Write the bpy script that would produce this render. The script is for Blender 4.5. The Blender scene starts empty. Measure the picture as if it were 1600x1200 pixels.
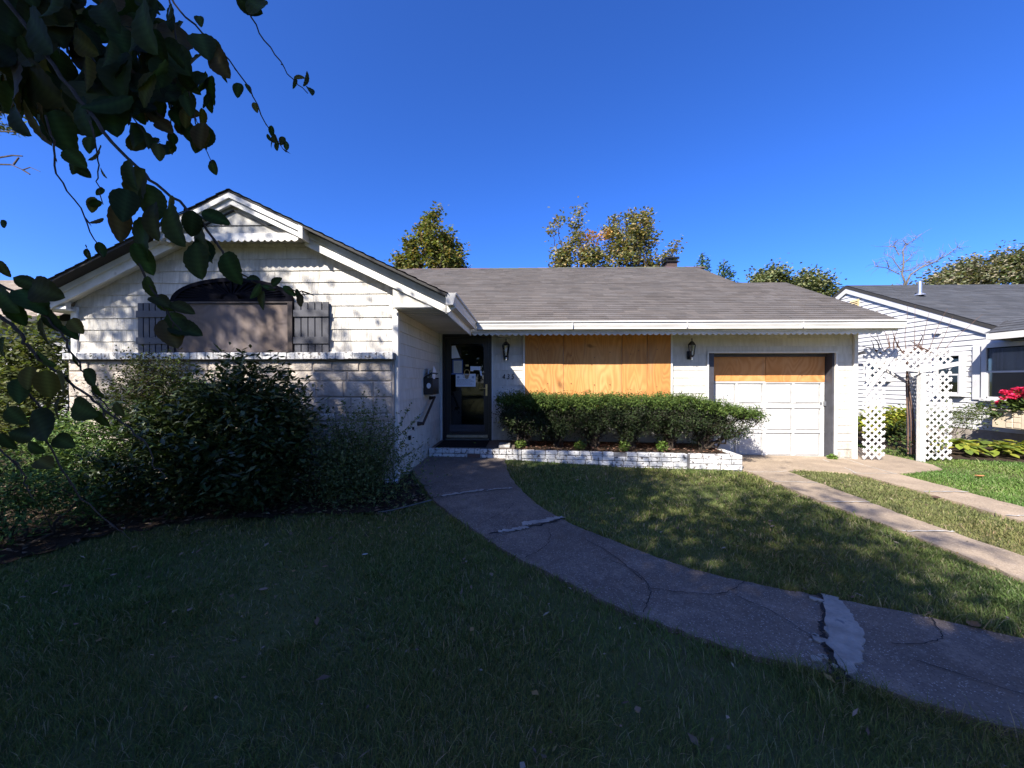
import bpy, math, random
import numpy as np
from mathutils import Vector, Matrix
SC = bpy.context.scene
COL = SC.collection
# ------------------------------------------------------------------ camera, sky, sun
cam = bpy.data.objects.new('camera', bpy.data.cameras.new('camera'))
COL.objects.link(cam)
cam.location = (0, 0, 1.45)
cam.rotation_euler = (math.radians(90 - 0.48), 0, math.radians(1.43))
cam.data.sensor_width = 36.0
cam.data.lens = 13.5
cam.data.clip_start = 0.05
cam.data.clip_end = 2000
SC.camera = cam
SUN_DIR = Vector((0.69, 1.0, -0.95)).normalized()      # the way the light travels
SUN_EL = math.asin(-SUN_DIR.z)
SUN_ROT = math.atan2(-SUN_DIR.x, -SUN_DIR.y)
wd = bpy.data.worlds.new('World'); SC.world = wd; wd.use_nodes = True
nt = wd.node_tree
sky = nt.nodes.new('ShaderNodeTexSky'); sky.sky_type = 'NISHITA'; sky.sun_disc = False
sky.sun_elevation = SUN_EL; sky.sun_rotation = SUN_ROT
sky.altitude = 3000; sky.air_density = 1.0; sky.dust_density = 10.0; sky.ozone_density = 10.0
bg = nt.nodes['Background']; bg.inputs[1].default_value = 0.122
hsv = nt.nodes.new('ShaderNodeHueSaturation'); hsv.inputs['Hue'].default_value = 0.512; hsv.inputs['Saturation'].default_value = 1.12
nt.links.new(sky.outputs[0], hsv.inputs['Color']); nt.links.new(hsv.outputs[0], bg.inputs[0])
sun = bpy.data.objects.new('sun', bpy.data.lights.new('sun', 'SUN'))
COL.objects.link(sun)
sun.data.energy = 5.0; sun.data.angle = math.radians(0.5); sun.data.color = (1.0, 0.95, 0.88)
sun.rotation_euler = SUN_DIR.to_track_quat('-Z', 'Y').to_euler()
SC.view_settings.view_transform = 'Standard'; SC.view_settings.look = 'None'
SC.view_settings.gamma = 1.0; SC.view_settings.exposure = 1.4
SC.view_settings.use_curve_mapping = False
try:
    SC.cycles.max_bounces = 6; SC.cycles.transparent_max_bounces = 12
except Exception: pass
rnd = random.Random(11)
NP = np.random.default_rng(7)
PI = math.pi

# ------------------------------------------------------------------ helpers
def wloc(o):
    v = Vector((0, 0, 0))
    while o is not None:
        v += o.location; o = o.parent
    return v
def tag(o, label=None, cat=None, group=None, kind=None):
    if label: o['label'] = label
    if cat: o['category'] = cat
    if group: o['group'] = group
    if kind: o['kind'] = kind
    return o
def thing(name, label, cat, loc=(0, 0, 0), group=None):
    o = bpy.data.objects.new(name, None); COL.objects.link(o)
    o.location = loc; o.empty_display_size = 0.2
    return tag(o, label, cat, group)
def copy_tree(o, parent=None):
    c = o.copy(); COL.objects.link(c)
    if parent is not None: c.parent = parent
    for ch in list(o.children): copy_tree(ch, c)
    return c
def link_mesh(name, me, parent=None, at=(0, 0, 0)):
    o = bpy.data.objects.new(name, me); COL.objects.link(o)
    if parent is not None:
        o.parent = parent; o.location = Vector(at) - wloc(parent)
    else: o.location = at
    return o
class MB:
    def __init__(s): s.v = []; s.f = []; s.c = []
    def add(s, vs, fs, col=None):
        b = len(s.v); s.v += [tuple(v) for v in vs]
        for f in fs:
            s.f.append(tuple(b + i for i in f)); s.c.append(col)
        return s
    def hexa(s, p, col=None):      # p: 4 bottom, 4 top
        return s.add(p, [(3, 2, 1, 0), (4, 5, 6, 7), (0, 1, 5, 4), (1, 2, 6, 5), (2, 3, 7, 6), (3, 0, 4, 7)], col)
    def box(s, x0, x1, y0, y1, z0, z1, col=None):
        return s.hexa([(x0, y0, z0), (x1, y0, z0), (x1, y1, z0), (x0, y1, z0), (x0, y0, z1), (x1, y0, z1), (x1, y1, z1), (x0, y1, z1)], col)
    def bar(s, a, b, w, d, upv=(0, 1, 0)):   # board from a to b: width w (across), depth d (along upv)
        a = Vector(a); b = Vector(b); t = (b - a).normalized(); u = Vector(upv)
        u = (u - t * u.dot(t)).normalized(); r = t.cross(u)
        P = []
        for q in (a, b):
            for (i, j) in ((-1, -1), (1, -1), (1, 1), (-1, 1)): P.append(q + r * (i * w / 2) + u * (j * d / 2))
        return s.hexa(P)
    def prism(s, poly, axis, a, b):          # poly of 2-D points extruded along an axis
        def mk(p, t):
            return (t, p[0], p[1]) if axis == 'x' else (p[0], t, p[1]) if axis == 'y' else (p[0], p[1], t)
        n = len(poly); vs = [mk(p, a) for p in poly] + [mk(p, b) for p in poly]
        return s.add(vs, [tuple(range(n)), tuple(range(2 * n - 1, n - 1, -1))] + [(i, i + n, (i + 1) % n + n, (i + 1) % n) for i in range(n)])
    def tube(s, pts, radii, n=6, cap=True):
        pts = [Vector(p) for p in pts]; m = len(pts)
        if not hasattr(radii, '__len__'): radii = [radii] * m
        u = None; vs = []
        for i, p in enumerate(pts):
            t = (pts[min(i + 1, m - 1)] - pts[max(i - 1, 0)])
            t = t.normalized() if t.length > 1e-9 else Vector((0, 0, 1))
            if u is None: u = t.orthogonal().normalized()
            u = u - t * u.dot(t); u = u.normalized() if u.length > 1e-6 else t.orthogonal().normalized()
            w = t.cross(u)
            for k in range(n):
                a = 2 * PI * k / n; vs.append(p + (u * math.cos(a) + w * math.sin(a)) * radii[i])
        fs = [(i * n + k, i * n + (k + 1) % n, (i + 1) * n + (k + 1) % n, (i + 1) * n + k) for i in range(m - 1) for k in range(n)]
        if cap: fs += [tuple(range(n - 1, -1, -1)), tuple((m - 1) * n + k for k in range(n))]
        return s.add(vs, fs)
    def lathe(s, prof, c, n=8, rot=0):       # prof: (r, z)
        vs = [(c[0] + r * math.cos(2 * PI * (k + rot) / n), c[1] + r * math.sin(2 * PI * (k + rot) / n), c[2] + z) for r, z in prof for k in range(n)]
        m = len(prof)
        return s.add(vs, [(i * n + k, i * n + (k + 1) % n, (i + 1) * n + (k + 1) % n, (i + 1) * n + k) for i in range(m - 1) for k in range(n)] + [tuple(range(n - 1, -1, -1)), tuple((m - 1) * n + k for k in range(n))])
    def mesh(s, name, m=None, off=(0, 0, 0)):
        me = bpy.data.meshes.new(name)
        me.from_pydata([(v[0] - off[0], v[1] - off[1], v[2] - off[2]) for v in s.v], [], s.f)
        if any(c is not None for c in s.c):
            a = me.color_attributes.new('col', 'FLOAT_COLOR', 'CORNER')
            li = 0
            for f, c in zip(s.f, s.c):
                for _ in f:
                    a.data[li].color = (*(c or (1, 1, 1)), 1); li += 1
        if m: me.materials.append(m)
        me.update(); return me
    def build(s, name, m, parent=None, smooth=False, bevel=0):
        xs = [v[0] for v in s.v]; ys = [v[1] for v in s.v]; zs = [v[2] for v in s.v]
        off = ((min(xs) + max(xs)) / 2, (min(ys) + max(ys)) / 2, min(zs))
        me = s.mesh(name, m, off)
        if bevel:
            import bmesh
            bm = bmesh.new(); bm.from_mesh(me)
            bmesh.ops.bevel(bm, geom=list(bm.edges), offset=bevel, segments=1, affect='EDGES', clamp_overlap=True)
            bm.to_mesh(me); bm.free()
        if smooth:
            me.polygons.foreach_set('use_smooth', [True] * len(me.polygons))
        return link_mesh(name, me, parent, off)
def np_mesh(name, verts, faces_n, loops, m, cols=None, smooth=False):
    """verts (N,3); loops flat vertex index; faces_n: vertices per face (int, or array)"""
    me = bpy.data.meshes.new(name)
    nl = len(loops)
    cnt = np.full(nl // faces_n, faces_n, dtype=np.int32) if np.isscalar(faces_n) else np.asarray(faces_n, dtype=np.int32)
    st = np.zeros(len(cnt), dtype=np.int32); st[1:] = np.cumsum(cnt)[:-1]
    me.vertices.add(len(verts)); me.vertices.foreach_set('co', np.asarray(verts, dtype=np.float32).ravel())
    me.loops.add(nl); me.loops.foreach_set('vertex_index', np.asarray(loops, dtype=np.int32))
    me.polygons.add(len(cnt)); me.polygons.foreach_set('loop_start', st); me.polygons.foreach_set('loop_total', cnt)
    if cols is not None:
        a = me.color_attributes.new('col', 'FLOAT_COLOR', 'POINT')
        c4 = np.ones((len(verts), 4), dtype=np.float32); c4[:, :3] = cols
        a.data.foreach_set('color', c4.ravel())
    me.update(calc_edges=True)
    if m: me.materials.append(m)
    return me
def leaves_mesh(name, C, L, W, m, cols, up=0.3, droop=0.0, axis=None, fold=0.25, rng=NP):
    """one folded four-vertex leaf per centre; cols: (N,3)"""
    n = len(C)
    L = np.broadcast_to(L, (n,)) * rng.uniform(.7, 1.25, n); W = np.broadcast_to(W, (n,)) * rng.uniform(.75, 1.2, n)
    nor = rng.normal(size=(n, 3)); nor /= np.linalg.norm(nor, axis=1)[:, None]
    nor[:, 2] = np.abs(nor[:, 2]); nor[:, 2] += up * 2
    nor /= np.linalg.norm(nor, axis=1)[:, None]
    ax = rng.normal(size=(n, 3)); ax[:, 2] -= droop
    if axis is not None: ax = ax * .55 + axis * 1.3
    ax -= nor * np.sum(ax * nor, axis=1)[:, None]; ax /= (np.linalg.norm(ax, axis=1)[:, None] + 1e-9)
    sd = np.cross(nor, ax)
    b = C - ax * (L / 2)[:, None]; t = C + ax * (L / 2)[:, None]
    mid = C + ax * (L * .05)[:, None]
    l = mid + sd * (W / 2)[:, None] + nor * (fold * W / 2)[:, None]
    r = mid - sd * (W / 2)[:, None] + nor * (fold * W / 2)[:, None]
    V = np.stack([b, l, t, r], axis=1).reshape(-1, 3)
    i = np.arange(n) * 4
    F = np.stack([i, i + 2, i + 1, i, i + 3, i + 2], axis=1).ravel()
    return np_mesh(name, V, 3, F, m, np.repeat(cols, 4, axis=0))
def colmix(n, cs, ws=None, jit=0.15, rng=NP):
    cs = np.array(cs, dtype=float); k = rng.choice(len(cs), n, p=ws)
    return np.clip(cs[k] * rng.uniform(1 - jit, 1 + jit, (n, 1)) * rng.uniform(.93, 1.07, (n, 3)), 0.003, 1)
def sm(t): t = min(1, max(0, t)); return t * t * (3 - 2 * t)
def ground_z(x, y):
    return .15 * sm((3.4 - x) / 5) * sm((y - 2.5) / 2.5) - .06 * sm((x - 3) / 1.2) * sm((y - 5) / 2)
def nsm(t): t = np.clip(t, 0, 1); return t * t * (3 - 2 * t)
def ground_np(x, y):
    return .15 * nsm((3.4 - x) / 5) * nsm((y - 2.5) / 2.5) - .06 * nsm((x - 3) / 1.2) * nsm((y - 5) / 2)
def inpoly(px, py, poly):
    r = np.zeros(len(px), dtype=bool); n = len(poly); j = n - 1
    for i in range(n):
        xi, yi = poly[i]; xj, yj = poly[j]
        c = ((yi > py) != (yj > py)) & (px < (xj - xi) * (py - yi) / (yj - yi + 1e-12) + xi)
        r ^= c; j = i
    return r

# ------------------------------------------------------------------ materials
def nodes(name):
    m = bpy.data.materials.new(name); m.use_nodes = True
    t = m.node_tree; return m, t, t.nodes['Principled BSDF']
def N(t, typ, **kw):
    n = t.nodes.new(typ)
    for k, v in kw.items(): setattr(n, k, v)
    return n
def mixc(t, fac, a, b, blend='MIX'):
    n = t.nodes.new('ShaderNodeMix'); n.data_type = 'RGBA'; n.blend_type = blend
    for sock, v in ((n.inputs[0], fac), (n.inputs[6], a), (n.inputs[7], b)):
        if hasattr(v, 'is_linked'): t.links.new(v, sock)
        elif isinstance(v, (int, float)): sock.default_value = v
        else: sock.default_value = (*v, 1)
    return n.outputs[2]
def noise(t, scale, detail=4, vec=None, rough=.6, dist=0):
    n = t.nodes.new('ShaderNodeTexNoise'); n.inputs['Scale'].default_value = scale
    n.inputs['Detail'].default_value = detail; n.inputs['Roughness'].default_value = rough
    n.inputs['Distortion'].default_value = dist
    if vec is not None: t.links.new(vec, n.inputs['Vector'])
    return n.outputs[0]
def ramp(t, v, a, b, lo=0.0, hi=1.0):
    n = t.nodes.new('ShaderNodeMapRange'); n.inputs[1].default_value = a; n.inputs[2].default_value = b
    n.inputs[3].default_value = lo; n.inputs[4].default_value = hi; n.clamp = True
    t.links.new(v, n.inputs[0]); return n.outputs[0]
def pos(t, scale=(1, 1, 1), rand=0):
    g = t.nodes.new('ShaderNodeNewGeometry'); mp = t.nodes.new('ShaderNodeMapping')
    mp.inputs['Scale'].default_value = scale
    v = g.outputs['Position']
    if rand:
        oi = t.nodes.new('ShaderNodeObjectInfo'); mm = t.nodes.new('ShaderNodeVectorMath'); mm.operation = 'SCALE'
        mm.inputs[0].default_value = (7.3, 1.1, 3.7); t.links.new(oi.outputs['Random'], mm.inputs['Scale'])
        sc = t.nodes.new('ShaderNodeVectorMath'); sc.operation = 'SCALE'; sc.inputs['Scale'].default_value = rand
        t.links.new(mm.outputs[0], sc.inputs[0])
        ad = t.nodes.new('ShaderNodeVectorMath'); ad.operation = 'ADD'
        t.links.new(v, ad.inputs[0]); t.links.new(sc.outputs[0], ad.inputs[1]); v = ad.outputs[0]
    t.links.new(v, mp.inputs['Vector']); return mp.outputs[0]
def bump(t, b, h, s=.3, d=.01):
    n = t.nodes.new('ShaderNodeBump'); n.inputs['Strength'].default_value = s; n.inputs['Distance'].default_value = d
    t.links.new(h, n.inputs['Height']); t.links.new(n.outputs[0], b.inputs['Normal'])
def mat(name, c1, c2=None, scale=3.0, rough=.8, spec=.3, bmp=0, bscale=60, rv=0, lo=.35, hi=.65, stretch=(1, 1, 1), metal=0, c3=None, s3=20, lo3=.6, hi3=.7):
    m, t, b = nodes(name)
    b.inputs['Roughness'].default_value = rough; b.inputs['Specular IOR Level'].default_value = spec
    b.inputs['Metallic'].default_value = metal
    p = pos(t, stretch)
    c = c1
    if c2: c = mixc(t, ramp(t, noise(t, scale, 5, p), lo, hi), c1, c2)
    if c3: c = mixc(t, ramp(t, noise(t, s3, 4, p), lo3, hi3), c if c2 else c1, c3)
    if rv:
        oi = t.nodes.new('ShaderNodeObjectInfo'); r = ramp(t, oi.outputs['Random'], 0, 1, 1 - rv, 1 + rv)
        hs = t.nodes.new('ShaderNodeHueSaturation'); t.links.new(r, hs.inputs['Value'])
        if hasattr(c, 'is_linked'): t.links.new(c, hs.inputs['Color'])
        else: hs.inputs['Color'].default_value = (*c, 1)
        c = hs.outputs[0]
    if hasattr(c, 'is_linked'): t.links.new(c, b.inputs['Base Color'])
    else: b.inputs['Base Color'].default_value = (*c, 1)
    if bmp: bump(t, b, noise(t, bscale, 5, p), bmp, .02)
    return m
def leafmat(name, rough=.55, spec=.3, trans=.3, tcol=(1.3, 1.4, .5)):
    m, t, b = nodes(name)
    a = N(t, 'ShaderNodeAttribute', attribute_name='col')
    t.links.new(a.outputs['Color'], b.inputs['Base Color'])
    b.inputs['Roughness'].default_value = rough; b.inputs['Specular IOR Level'].default_value = spec
    tr = t.nodes.new('ShaderNodeBsdfTranslucent')
    t.links.new(mixc(t, 1.0, a.outputs['Color'], tcol, 'MULTIPLY'), tr.inputs[0])
    mx = t.nodes.new('ShaderNodeMixShader'); mx.inputs[0].default_value = trans
    t.links.new(b.outputs[0], mx.inputs[1]); t.links.new(tr.outputs[0], mx.inputs[2])
    t.links.new(mx.outputs[0], t.nodes['Material Output'].inputs[0])
    return m
def colmat(name, rough=.9, spec=.2, bscale=0):
    m, t, b = nodes(name)
    a = N(t, 'ShaderNodeAttribute', attribute_name='col')
    p = pos(t)
    v = ramp(t, noise(t, 90, 4, p), .3, .7, .82, 1.18)
    v2 = ramp(t, noise(t, .9, 3, p), .3, .7, .85, 1.12)
    hs = t.nodes.new('ShaderNodeHueSaturation'); t.links.new(v, hs.inputs['Value']); t.links.new(a.outputs['Color'], hs.inputs['Color'])
    h2 = t.nodes.new('ShaderNodeHueSaturation'); t.links.new(v2, h2.inputs['Value']); t.links.new(hs.outputs[0], h2.inputs['Color'])
    t.links.new(h2.outputs[0], b.inputs['Base Color'])
    b.inputs['Roughness'].default_value = rough; b.inputs['Specular IOR Level'].default_value = spec
    if bscale: bump(t, b, noise(t, bscale, 4, p), .4, .01)
    return m
def siding_mat(name, base, dirt, groove):
    m, t, b = nodes(name)
    p = pos(t); oi = t.nodes.new('ShaderNodeObjectInfo')
    pv = pos(t, (14, 14, .8), 3)
    st = ramp(t, noise(t, 1.6, 4, pv), .35, .75)
    c = mixc(t, mul(t, st, .62), base, dirt)
    bl = ramp(t, noise(t, 2.2, 5, p), .52, .74)
    c = mixc(t, mul(t, bl, .55), c, dirt)
    sp = t.nodes.new('ShaderNodeSeparateXYZ'); t.links.new(p, sp.inputs[0])
    splash = mul(t, ramp(t, sp.outputs[2], .15, .75, 1, 0), ramp(t, noise(t, 7, 6, p, .7), .38, .62, 0, .75))      # mud splashed on the lowest courses
    c = mixc(t, splash, c, (.20, .165, .12))
    rust = mul(t, ramp(t, noise(t, 1.0, 4, pos(t, (9, 9, .5))), .66, .74, 0, .4), ramp(t, noise(t, 2.5, 3, p), .45, .6))
    c = mixc(t, rust, c, (.26, .17, .10))
    hs = t.nodes.new('ShaderNodeHueSaturation'); t.links.new(ramp(t, oi.outputs['Random'], 0, 1, .93, 1.05), hs.inputs['Value'])
    t.links.new(c, hs.inputs['Color']); t.links.new(hs.outputs[0], b.inputs['Base Color'])
    b.inputs['Roughness'].default_value = .75; b.inputs['Specular IOR Level'].default_value = .2
    g = noise(t, 1.0, 3, pos(t, (70, 70, 1.2), 3))
    bump(t, b, g, groove, .012)
    return m
def mul(t, v, k):
    n = t.nodes.new('ShaderNodeMath'); n.operation = 'MULTIPLY'; t.links.new(v, n.inputs[0])
    if hasattr(k, 'is_linked'): t.links.new(k, n.inputs[1])
    else: n.inputs[1].default_value = k
    return n.outputs[0]
def plywood_mat(name, light, dark, sx=1.0, contrast=1.0):
    m, t, b = nodes(name)
    p = pos(t, (3.6 * sx, 1, .75 / sx), 1.0)
    f = noise(t, 1.0, 1.5, p, .4, .35)
    s = t.nodes.new('ShaderNodeMath'); s.operation = 'SINE'; t.links.new(mul(t, f, 85.0), s.inputs[0])
    band = ramp(t, s.outputs[0], -.9, 1.0)
    fine = noise(t, 1.0, 4, pos(t, (160, 1, 3), 1.0))
    k = mul(t, band, ramp(t, noise(t, 1.3, 2, pos(t, (1, 1, 1), 2)), .3, .7, .2, .75 * contrast))
    light = mixc(t, ramp(t, noise(t, 1.7, 5, pos(t, (1, 1, .35), 2)), .4, .7), light, tuple(x * y for x, y in zip(light, (1.12, 1.32, 1.7))))
    c = mixc(t, k, light, dark)
    c = mixc(t, ramp(t, fine, .45, .75, 0, .35), c, dark)
    kn = ramp(t, noise(t, 5, 0, pos(t, (1, 1, .8), 4)), .80, .84)
    c = mixc(t, mul(t, kn, .7), c, tuple(x * .35 for x in dark))
    c = mixc(t, ramp(t, noise(t, 1.0, 5, pos(t, (5, 1, .7), 1.5)), .58, .74, 0, .4), c, (.23, .165, .11))      # water stains
    oi = t.nodes.new('ShaderNodeObjectInfo')
    hs = t.nodes.new('ShaderNodeHueSaturation'); t.links.new(ramp(t, oi.outputs['Random'], 0, 1, .88, 1.08), hs.inputs['Value'])
    t.links.new(c, hs.inputs['Color']); t.links.new(hs.outputs[0], b.inputs['Base Color'])
    b.inputs['Roughness'].default_value = .7; b.inputs['Specular IOR Level'].default_value = .2
    bump(t, b, fine, .15, .004)
    return m
def glass_mat(name, tint=(.6, .65, .7), refl=.12):
    m, t, b = nodes(name)
    t.nodes.remove(b)
    tr = t.nodes.new('ShaderNodeBsdfTransparent'); tr.inputs[0].default_value = (*tint, 1)
    gl = t.nodes.new('ShaderNodeBsdfGlossy'); gl.inputs['Roughness'].default_value = .03
    lw = t.nodes.new('ShaderNodeFresnel'); lw.inputs[0].default_value = 1.5
    mx = t.nodes.new('ShaderNodeMixShader')
    t.links.new(ramp(t, lw.outputs[0], 0, 1, refl, 1), mx.inputs[0])
    t.links.new(tr.outputs[0], mx.inputs[1]); t.links.new(gl.outputs[0], mx.inputs[2])
    t.links.new(mx.outputs[0], t.nodes['Material Output'].inputs[0])
    return m
def concrete_mat(name, c1, c2, speck, sp_scale=120, sp=.28):
    m, t, b = nodes(name)
    p = pos(t)
    c = mixc(t, ramp(t, noise(t, 2.3, 6, p), .35, .68), c1, c2)
    vo = t.nodes.new('ShaderNodeTexVoronoi'); vo.inputs['Scale'].default_value = sp_scale; t.links.new(p, vo.inputs['Vector'])
    sepc = t.nodes.new('ShaderNodeSeparateColor'); t.links.new(vo.outputs['Color'], sepc.inputs[0])
    k = mul(t, ramp(t, vo.outputs['Distance'], .25, .4, 1, 0), ramp(t, sepc.outputs[0], 1 - sp, 1 - sp + .05))
    c = mixc(t, k, c, speck)
    c = mixc(t, ramp(t, noise(t, .8, 6, p, .7), .42, .66, 0, .6), c, tuple(x * .55 for x in c1))
    c = mixc(t, ramp(t, noise(t, 3.1, 8, p, .8), .5, .62, 0, .45), c, tuple(min(1, x * 1.7) for x in c2))
    k2 = mul(t, ramp(t, vo.outputs['Distance'], .25, .4, 1, 0), ramp(t, sepc.outputs[1], .7, .75))
    c = mixc(t, mul(t, k2, .85), c, tuple(x * .3 for x in c1))
    c = mixc(t, ramp(t, noise(t, 48, 3, p), .38, .66, 0, .45), c, tuple(x * .5 for x in c1))
    c = mixc(t, ramp(t, noise(t, 9, 5, p), .62, .78, 0, .5), c, tuple(x * .55 for x in c1))
    t.links.new(c, b.inputs['Base Color'])
    b.inputs['Roughness'].default_value = .85; b.inputs['Specular IOR Level'].default_value = .25
    bump(t, b, vo.outputs['Distance'], .35, .006)
    return m
M = {}
M['siding'] = siding_mat('siding_paint', (.60, .565, .50), (.28, .25, .205), 1.0)
M['siding2'] = siding_mat('siding_paint_smooth', (.55, .525, .465), (.36, .33, .27), .3)
M['trim'] = mat('white_trim', (.68, .655, .605), (.54, .515, .46), 4, .5, .4, c3=(.35, .33, .29), s3=9, lo3=.66, hi3=.8)
M['gutter'] = mat('gutter_paint', (.60, .58, .54), (.46, .44, .40), 3, .45, .5, stretch=(.6, .6, 3))
M['soffit'] = mat('soffit_paint', (.66, .63, .57), (.52, .49, .43), 2, .6)
M['wallcore'] = mat('wall_sheathing', (.33, .32, .29))
M['shingle'] = colmat('asphalt_shingle', .95, .15, 260)
M['edge'] = mat('drip_edge', (.035, .033, .032), rough=.8)
M['black'] = mat('black_paint', (.012, .012, .014), rough=.35, spec=.45)
M['shutter'] = mat('shutter_paint', (.05, .05, .06), (.035, .035, .042), 8, .5, .4)
M['navy'] = mat('dark_fan_paint', (.0045, .0045, .008), rough=.8, spec=.06)
M['stone'] = mat('painted_stone', (.50, .435, .365), (.33, .285, .235), 7, .9, .2, bmp=.9, bscale=30, rv=.12)
M['mortar'] = mat('mortar', (.36, .315, .265), (.26, .225, .19), 6, .95, .1)
M['wbrick'] = mat('white_painted_brick', (.64, .62, .585), (.51, .495, .46), 6, .7, .3, bmp=.6, bscale=45, rv=.06, c3=(.12, .10, .088), s3=19, lo3=.555, hi3=.64)
M['bmortar'] = mat('dark_mortar', (.12, .11, .105), (.22, .215, .21), 9, .95, .1, bmp=.5)
M['ply'] = plywood_mat('plywood_orange', (.50, .225, .066), (.34, .135, .04))
M['plyb'] = plywood_mat('plywood_orange_garage', (.50, .22, .07), (.36, .135, .035), .6)
M['plyold'] = plywood_mat('plywood_weathered', (.175, .128, .10), (.10, .076, .062), .4, .8)
M['garage'] = mat('garage_paint', (.455, .445, .425), (.37, .36, .34), 5, .6, .3, bmp=.35, bscale=35, c3=(.30, .28, .26), s3=15, lo3=.64, hi3=.74, stretch=(.5, 1, 1.6))
M['glass'] = glass_mat('storm_glass', (.30, .32, .36), .012)
M['lglass'] = glass_mat('lantern_glass', (.8, .82, .85), .08)
M['doorin'] = mat('inner_door', (.010, .011, .016), rough=.4)
M['brass'] = mat('brass', (.55, .42, .2), rough=.35, metal=.9)
M['brassdull'] = mat('brass_threshold', (.45, .38, .25), (.3, .26, .18), 20, .5, metal=.4)
M['paper'] = mat('paper', (.72, .73, .75), rough=.9)
M['ink'] = mat('ink', (.20, .21, .25), rough=.9)
M['inkblue'] = mat('blue_tape', (.08, .13, .30), rough=.8)
M['seal'] = mat('seal_ink', (.30, .36, .45), rough=.9)
M['tan'] = mat('old_notice', (.52, .49, .38), rough=.9)
M['mat'] = mat('rubber_mat', (.012, .011, .012), (.03, .025, .022), 14, .95, .1, bmp=.6, bscale=120)
M['brown'] = mat('rail_brown', (.055, .038, .03), (.03, .022, .02), 10, .5)
M['clay'] = mat('clay_brick', (.17, .10, .075), (.11, .07, .06), 9, .9, .1, bmp=.5)
M['soil'] = mat('soil', (.055, .04, .028), (.03, .022, .016), 5, 1, .05, bmp=1, bscale=40)
M['lawnbase'] = mat('lawn_ground', (.095, .115, .042), (.12, .115, .055), 1.7, 1, .05, bmp=.8, bscale=60, c3=(.085, .068, .042), s3=6, lo3=.6, hi3=.75)
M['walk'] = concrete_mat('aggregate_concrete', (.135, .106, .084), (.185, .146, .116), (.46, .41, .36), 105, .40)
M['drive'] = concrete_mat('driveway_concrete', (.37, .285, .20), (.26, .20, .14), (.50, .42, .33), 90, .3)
M['patch'] = mat('patch_concrete', (.36, .325, .28), (.23, .208, .18), 9, .9, .15, bmp=1.0, bscale=26, c3=(.17, .17, .17), s3=14, lo3=.62, hi3=.7)
M['joint'] = mat('light_joint', (.45, .42, .37), (.30, .28, .25), 10, .9)
M['crack'] = mat('dark_crack', (.022, .020, .019), rough=1)
M['bark'] = mat('bark', (.075, .06, .05), (.04, .032, .028), 12, .95, .1, bmp=.8, bscale=50, stretch=(1, 1, .3))
M['barkpale'] = mat('pale_bark', (.15, .132, .112), (.10, .088, .075), 8, .9, .1)
M['twig'] = mat('twig', (.034, .026, .020), (.055, .040, .028), 30, .8, .2)
M['vine'] = mat('vine_stem', (.15, .09, .065), (.08, .05, .04), 20, .9)
M['leaf'] = leafmat('leaf', .6, .14)
M['beech'] = leafmat('beech_leaf', .7, .12, .34, (1.2, 1.3, .5))
M['gloss'] = leafmat('glossy_leaf', .4, .32, .15)
M['needle'] = leafmat('needle', .7, .10, .15)
M['grass'] = leafmat('grass_blade', .8, .03, .30, (1.1, 1.2, .6))
M['fall'] = leafmat('dry_leaf', .8, .2, .15, (1.2, 1, .7))
M['whouse'] = mat('white_clapboard', (.55, .54, .53), (.47, .46, .45), 3, .55, .35)
M['ghouse'] = mat('grey_clapboard', (.26, .25, .245), (.21, .205, .2), 3, .7)
M['lattice'] = mat('lattice_paint', (.50, .485, .46), (.47, .44, .42), 9, .7, .2, bmp=.3, bscale=40)
M['winglass'] = glass_mat('window_glass', (.85, .88, .9), .06)
M['curtain'] = mat('curtain', (.66, .65, .62), (.5, .49, .47), 1.0, .9, stretch=(26, 26, .3))
M['dark'] = mat('unlit_room_paint', (.02, .022, .026), rough=.9)
M['tanbox'] = mat('tan_planter_paint', (.56, .46, .34), (.47, .38, .28), 5, .8)
M['metal'] = mat('galvanised', (.5, .52, .54), (.36, .37, .39), 12, .35, metal=.8)
M['vent'] = mat('vent_paint', (.50, .40, .22), rough=.7)
M['redbrick'] = mat('chimney_brick', (.075, .045, .038), (.05, .034, .03), 10, .9)
M['flower'] = leafmat('petal', .6, .2, .3, (1.2, .6, .7))
M['digit'] = mat('digit_black', (.014, .014, .018), rough=.4)
M['sticker'] = mat('sticker', (.7, .7, .72), rough=.6)
M['bulb'] = mat('frosted_white', (.75, .75, .73), rough=.4)
M['box'] = mat('old_white_box', (.52, .5, .44), (.4, .38, .33), 6, .6)
M['plastic'] = mat('white_scrap', (.6, .6, .6), (.4, .4, .41), 12, .6)
M['hose'] = mat('edging_strip', (.13, .125, .115), (.08, .078, .072), 14, .8)
# ================================================================== SETTING
def axis(pts):
    r = []
    for a, b, s in pts: r += list(np.arange(a, b, s))
    return np.array(r)
gx = np.concatenate([np.linspace(-400, -30, 8), axis([(-28, -8, 2), (-8, 12, .1), (12, 30, 2)]), np.linspace(32, 400, 8)])
gy = np.concatenate([np.linspace(-300, -20, 8), axis([(-18, -1, 1), (-1, 10, .1), (10, 40, 2)]), np.linspace(45, 600, 10)])
XX, YY = np.meshgrid(gx, gy)
ZZ = ground_np(XX, YY) + .012 * np.sin(XX * 2.1 + YY * .7) * np.sin(YY * 1.7 - XX * .4) - .012
nxg, nyg = len(gx), len(gy)
ii = (np.arange(nyg - 1)[:, None] * nxg + np.arange(nxg - 1)[None, :]).ravel()
me = np_mesh('ground', np.stack([XX, YY, ZZ], -1).reshape(-1, 3), 4, np.stack([ii, ii + 1, ii + nxg + 1, ii + nxg], 1).ravel(), M['lawnbase'])
ground = tag(link_mesh('ground', me), kind='structure')

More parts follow.
